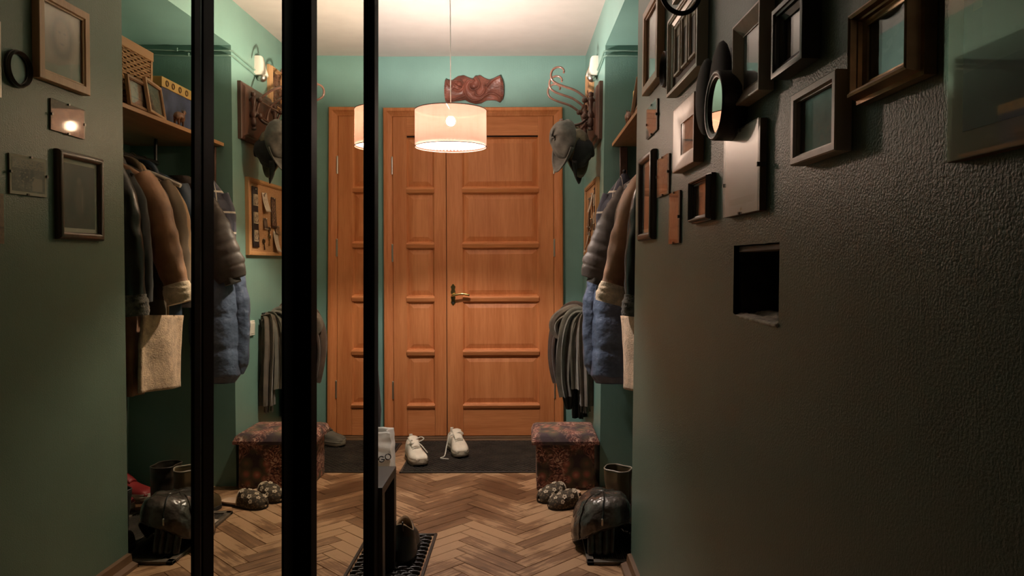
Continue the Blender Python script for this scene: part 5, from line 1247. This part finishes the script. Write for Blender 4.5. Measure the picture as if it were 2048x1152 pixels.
# door mats: rubber ring mats
def ring_mat(name, label, x0, x1, y0, y1, rx, ry, mt, z=.010, group=None, border=.012, rx2=None):
    t = thing(name, label, 'door mat', ((x0 + x1) / 2, (y0 + y1) / 2, 0), group=group)
    m = MB(); px, py = rx * 2 * .98, ry * 2 * .80; row = 0; y = y0 + border + ry; n = 10
    wl = rx * .30
    while y < y1 - border - ry * .6:
        x = x0 + border + rx + (row % 2) * px / 2
        while x < x1 - border - rx * .6:
            b = len(m.v)
            for (k, zz) in ((1.0, 0), (1.0, z * .7), (.88, z), (.70, z * .9), (.66, z * .15)):
                for j in range(n):
                    a = 2 * PI * j / n; m.v.append(Vector((x + rx * k * math.copysign(abs(math.cos(a)) ** .7, math.cos(a)), y + ry * k * math.copysign(abs(math.sin(a)) ** .7, math.sin(a)), zz)))
            for q in range(1, 4):
                for j in range(n): m.f.append([b + q * n + j, b + q * n + (j + 1) % n, b + (q + 1) * n + (j + 1) % n, b + (q + 1) * n + j]); m.mi.append(0)
            for j in range(n): m.f.append([b + j, b + (j + 1) % n, b + n + (j + 1) % n, b + n + j]); m.mi.append(0)
            x += px
        y += py; row += 1
    rg = m.build('rings', mt, t, angle=50); rg['kind'] = 'stuff'
    m = MB(); m.box(x0, x1, y0, y0 + border, 0, z * .8); m.box(x0, x1, y1 - border, y1, 0, z * .8); m.box(x0, x0 + border, y0, y1, 0, z * .8); m.box(x1 - border, x1, y0, y1, 0, z * .8)
    m.build('border', mt, t, bevel=.002); return t
M_rub = mat('brown_black_rubber', (.034, .026, .019), .5, var=.25)
M_rub2 = mat('black_rubber', (.020, .017, .014), .45, var=.2)
def backing(t, x0, x1, y0, y1, mt): m = MB(); m.box(x0 + .003, x1 - .003, y0 + .003, y1 - .003, .0002, .0018); m.build('backing', mt, t, smooth=False)
t = ring_mat('door_mat', 'dark rubber ring mat in front of the door, under the cream sneakers', -.708, .34, 4.19, 4.93, .017, .012, M_rub, group=None); backing(t, -.708, .34, 4.19, 4.93, M_rub)
t = ring_mat('door_mat', 'second rubber mat at the left, mostly hidden behind the paper bag', -1.23, -.806, 4.25, 4.88, .017, .012, M_rub); backing(t, -1.23, -.806, 4.25, 4.88, M_rub)
t = ring_mat('shoe_mat', 'black rubber ring mat beside and under the black bench', -.86, -.383, 2.62, 3.235, .024, .0125, M_rub2, z=.011)

# paper bag
pb = thing('paper_bag', 'white paper carrier bag with black lettering on the floor behind the bench', 'bag', (-.86, 4.22, 0))
M_pbag = mat('white_paper_bag', (.72, .68, .62), .7, var=.04, bump=.35, bscale=14, bdist=.012)
BX0, BX1 = -1.02, -.745
def bagw(u, v):
    a = u * 4; k = int(a) % 4; f = a - int(a)
    c = [(BX0, 4.16), (BX1, 4.16), (BX1, 4.30), (BX0, 4.30)]
    p, q = c[k], c[(k + 1) % 4]
    x, y = lerp(p[0], q[0], f), lerp(p[1], q[1], f)
    if k in (1, 3): x += (-.030 if k == 1 else .030) * math.sin(PI * f) * v
    cr = .006 * nz((x * 18, y * 18, v * 6)) * (.4 + v)
    top = .245 - .012 * (x - BX0) / .27 + .006 * nz((x * 25, y * 9, 2))
    return (x + cr - .008 * v * (x - (BX0 + BX1) / 2) / .14, y + cr + .012 * v * (4.23 - y) / .07, v * top + .001)
m = MB(); m.grid(bagw, 80, 24, closed_u=True); m.f.append([k for k in range(80)][::-1]); m.mi.append(0)
m.build('bag_body', M_pbag, pb, solid=.0008, angle=50)
M_ink = mat('black_ink', (.012, .012, .012), .7)
def arc_strip(cx, cz, r, wv, a0, a1, rot=0):
    m = MB(); n = 28; rs = []
    for k in range(n + 1):
        a = lerp(a0, a1, k / n); rs.append([(cx + q * math.cos(a), yy, cz + q * math.sin(a)) for q, yy in ((r - wv, 4.1515), (r, 4.1515), (r, 4.158), (r - wv, 4.158))])
    m.rings(rs); return m
GX, GZ = -.800, .089
D = math.radians
m = arc_strip(GX, GZ, .0175, .0045, D(40), D(205)); a2 = arc_strip(GX, GZ, .0175, .0045, D(218), D(352)); m.add(a2.v, a2.f); m.box(GX - .001, GX + .0175, 4.1515, 4.158, GZ - .0035, GZ + .0017); m.build('letter_g', M_ink, pb, smooth=False)
m = arc_strip(GX + .036, GZ + .013, .0175, .0045, D(-25), D(100)); a2 = arc_strip(GX + .036, GZ + .013, .0175, .0045, D(112), D(290)); m.add(a2.v, a2.f); a3 = arc_strip(GX + .036, GZ + .013, .0175, .0045, D(302), D(332)); m.add(a3.v, a3.f); m.build('letter_o', M_ink, pb, smooth=False)

# bench
bn = thing('bench', 'low black bench with open frame sides beside the wardrobe end', 'bench', (-.72, 2.75, 0))
BNX0, BNX1, BNY0, BNY1, BNZ = -1.0, -.499, 2.606, 2.885, .392
M_bench = mat('black_laminate', (.028, .026, .023), .42, var=.1)
m = MB(); m.box(BNX0, BNX1, BNY0, BNY1, BNZ - .032, BNZ); m.build('top', M_bench, bn, bevel=.0015)
for x0 in (BNX0, BNX1 - .045):
    for y0 in (BNY0, BNY1 - .045):
        m = MB(); m.box(x0, x0 + .045, y0, y0 + .045, .012, BNZ - .032); m.build('leg', M_bench, bn, bevel=.0015)
m = MB(); m.box(BNX0 + .01, BNX1 - .05, BNY0 + .01, BNY1 - .01, .012, BNZ - .032); m.build('inner_panel', M_blackm, bn, bevel=.001)
# dark ankle shoe on the mat
M_dshoe = mat('dark_shoe_leather', (.014, .012, .010), .5, var=.2, bump=.2, bscale=60)
t = thing('ankle_shoe', 'black ankle shoe with beige lining on the rubber mat beside the bench', 'shoe', (-.482, 3.02, .011), rotz=PI / 2 + .05)
sneak = t
L, Wd = .27, .10
m = MB(); m.rings([[(f * L - L / 2, s * foot_outline(f, L, Wd) * k, z) for f, s in [(j / 24, 1) for j in range(25)] + [(j / 24, -1) for j in range(23, 0, -1)]] for z, k in ((0, .97), (.008, 1), (.022, .98))]); m.build('sole', M_dsole, t, local=True, angle=40)
m = MB(); rs = []
for i in range(24):
    f = i / 23; z = .020 + f * .115
    rs.append([(-L * .26 + lerp(.13, .060, min(1, f * 1.5)) * (math.cos(a) if math.cos(a) < 0 else math.cos(a) * 1.05) * (.72 if math.cos(a) < 0 else 1) , lerp(.046, .036, f) * math.sin(a) * (1 + .06 * nz((a, f * 5, 2))), z + .012 * f * math.cos(2 * a) + .01 * f * math.sin(a)) for a in [2 * PI * k / 30 for k in range(30)]])
m.rings(rs, caps=False); up = m.build('upper', M_dshoe, t, local=True, solid=.004, angle=80)
m = MB(); m.rings([[(p[0] * .94 - L * .26 * .06, p[1] * .90, p[2] + d) for p in rs[k]] for k, d in ((-7, 0), (-1, .003))], caps=False); m.build('lining', mat('beige_lining', (.46, .29, .16), .9), up, local=True, solid=.003)
m = MB(); rs2 = []
for i in range(16):
    f = lerp(.45, 1, i / 15); hwv = max(.003, foot_outline(f, L, .096)); h = interp([(0, .085), (.4, .066), (.8, .05), (1, .03)], i / 15)
    rs2.append([(f * L - L / 2, hwv * math.copysign(abs(math.cos(a)) ** .7, math.cos(a)), .018 + (h * math.sin(a) if math.sin(a) > 0 else 0)) for a in [2 * PI * k / 20 for k in range(20)]])
m.rings(rs2); m.build('toe', M_dshoe, t, local=True, angle=70)
m = MB(); m.tube(smooth_path([(-L / 2 + .005, 0, .13), (-L / 2 - .006, 0, .15), (-L / 2 - .002, 0, .165), (-L / 2 + .006, 0, .145)], 5), .003, 6); m.build('pull_loop', M_dshoe, up, local=True)
# closed umbrella leaning in the corner left of the door
um = thing('umbrella', 'closed black umbrella leaning in the corner left of the door', 'umbrella', (-.93, 4.86, 0))
m = MB(); a, b = Vector((-.935, 4.80, .02)), Vector((-1.03, 4.975, .86)); d = b - a
P = [a + d * (k / 20) for k in range(21)]
m.tube(P, [interp([(0, .004), (.08, .008), (.25, .028), (.6, .026), (.78, .018), (.85, .010), (1, .010)], k / 20) for k in range(21)], 14); m.build('canopy', M_bwool, um)
m = MB(); m.tube(smooth_path([b, b + d * .04, b + d * .07 + Vector((.02, 0, 0)), b + d * .05 + Vector((.045, 0, 0))], 6), .010, 10); m.build('handle', M_blackm, um)
print('objects', len(bpy.data.objects))
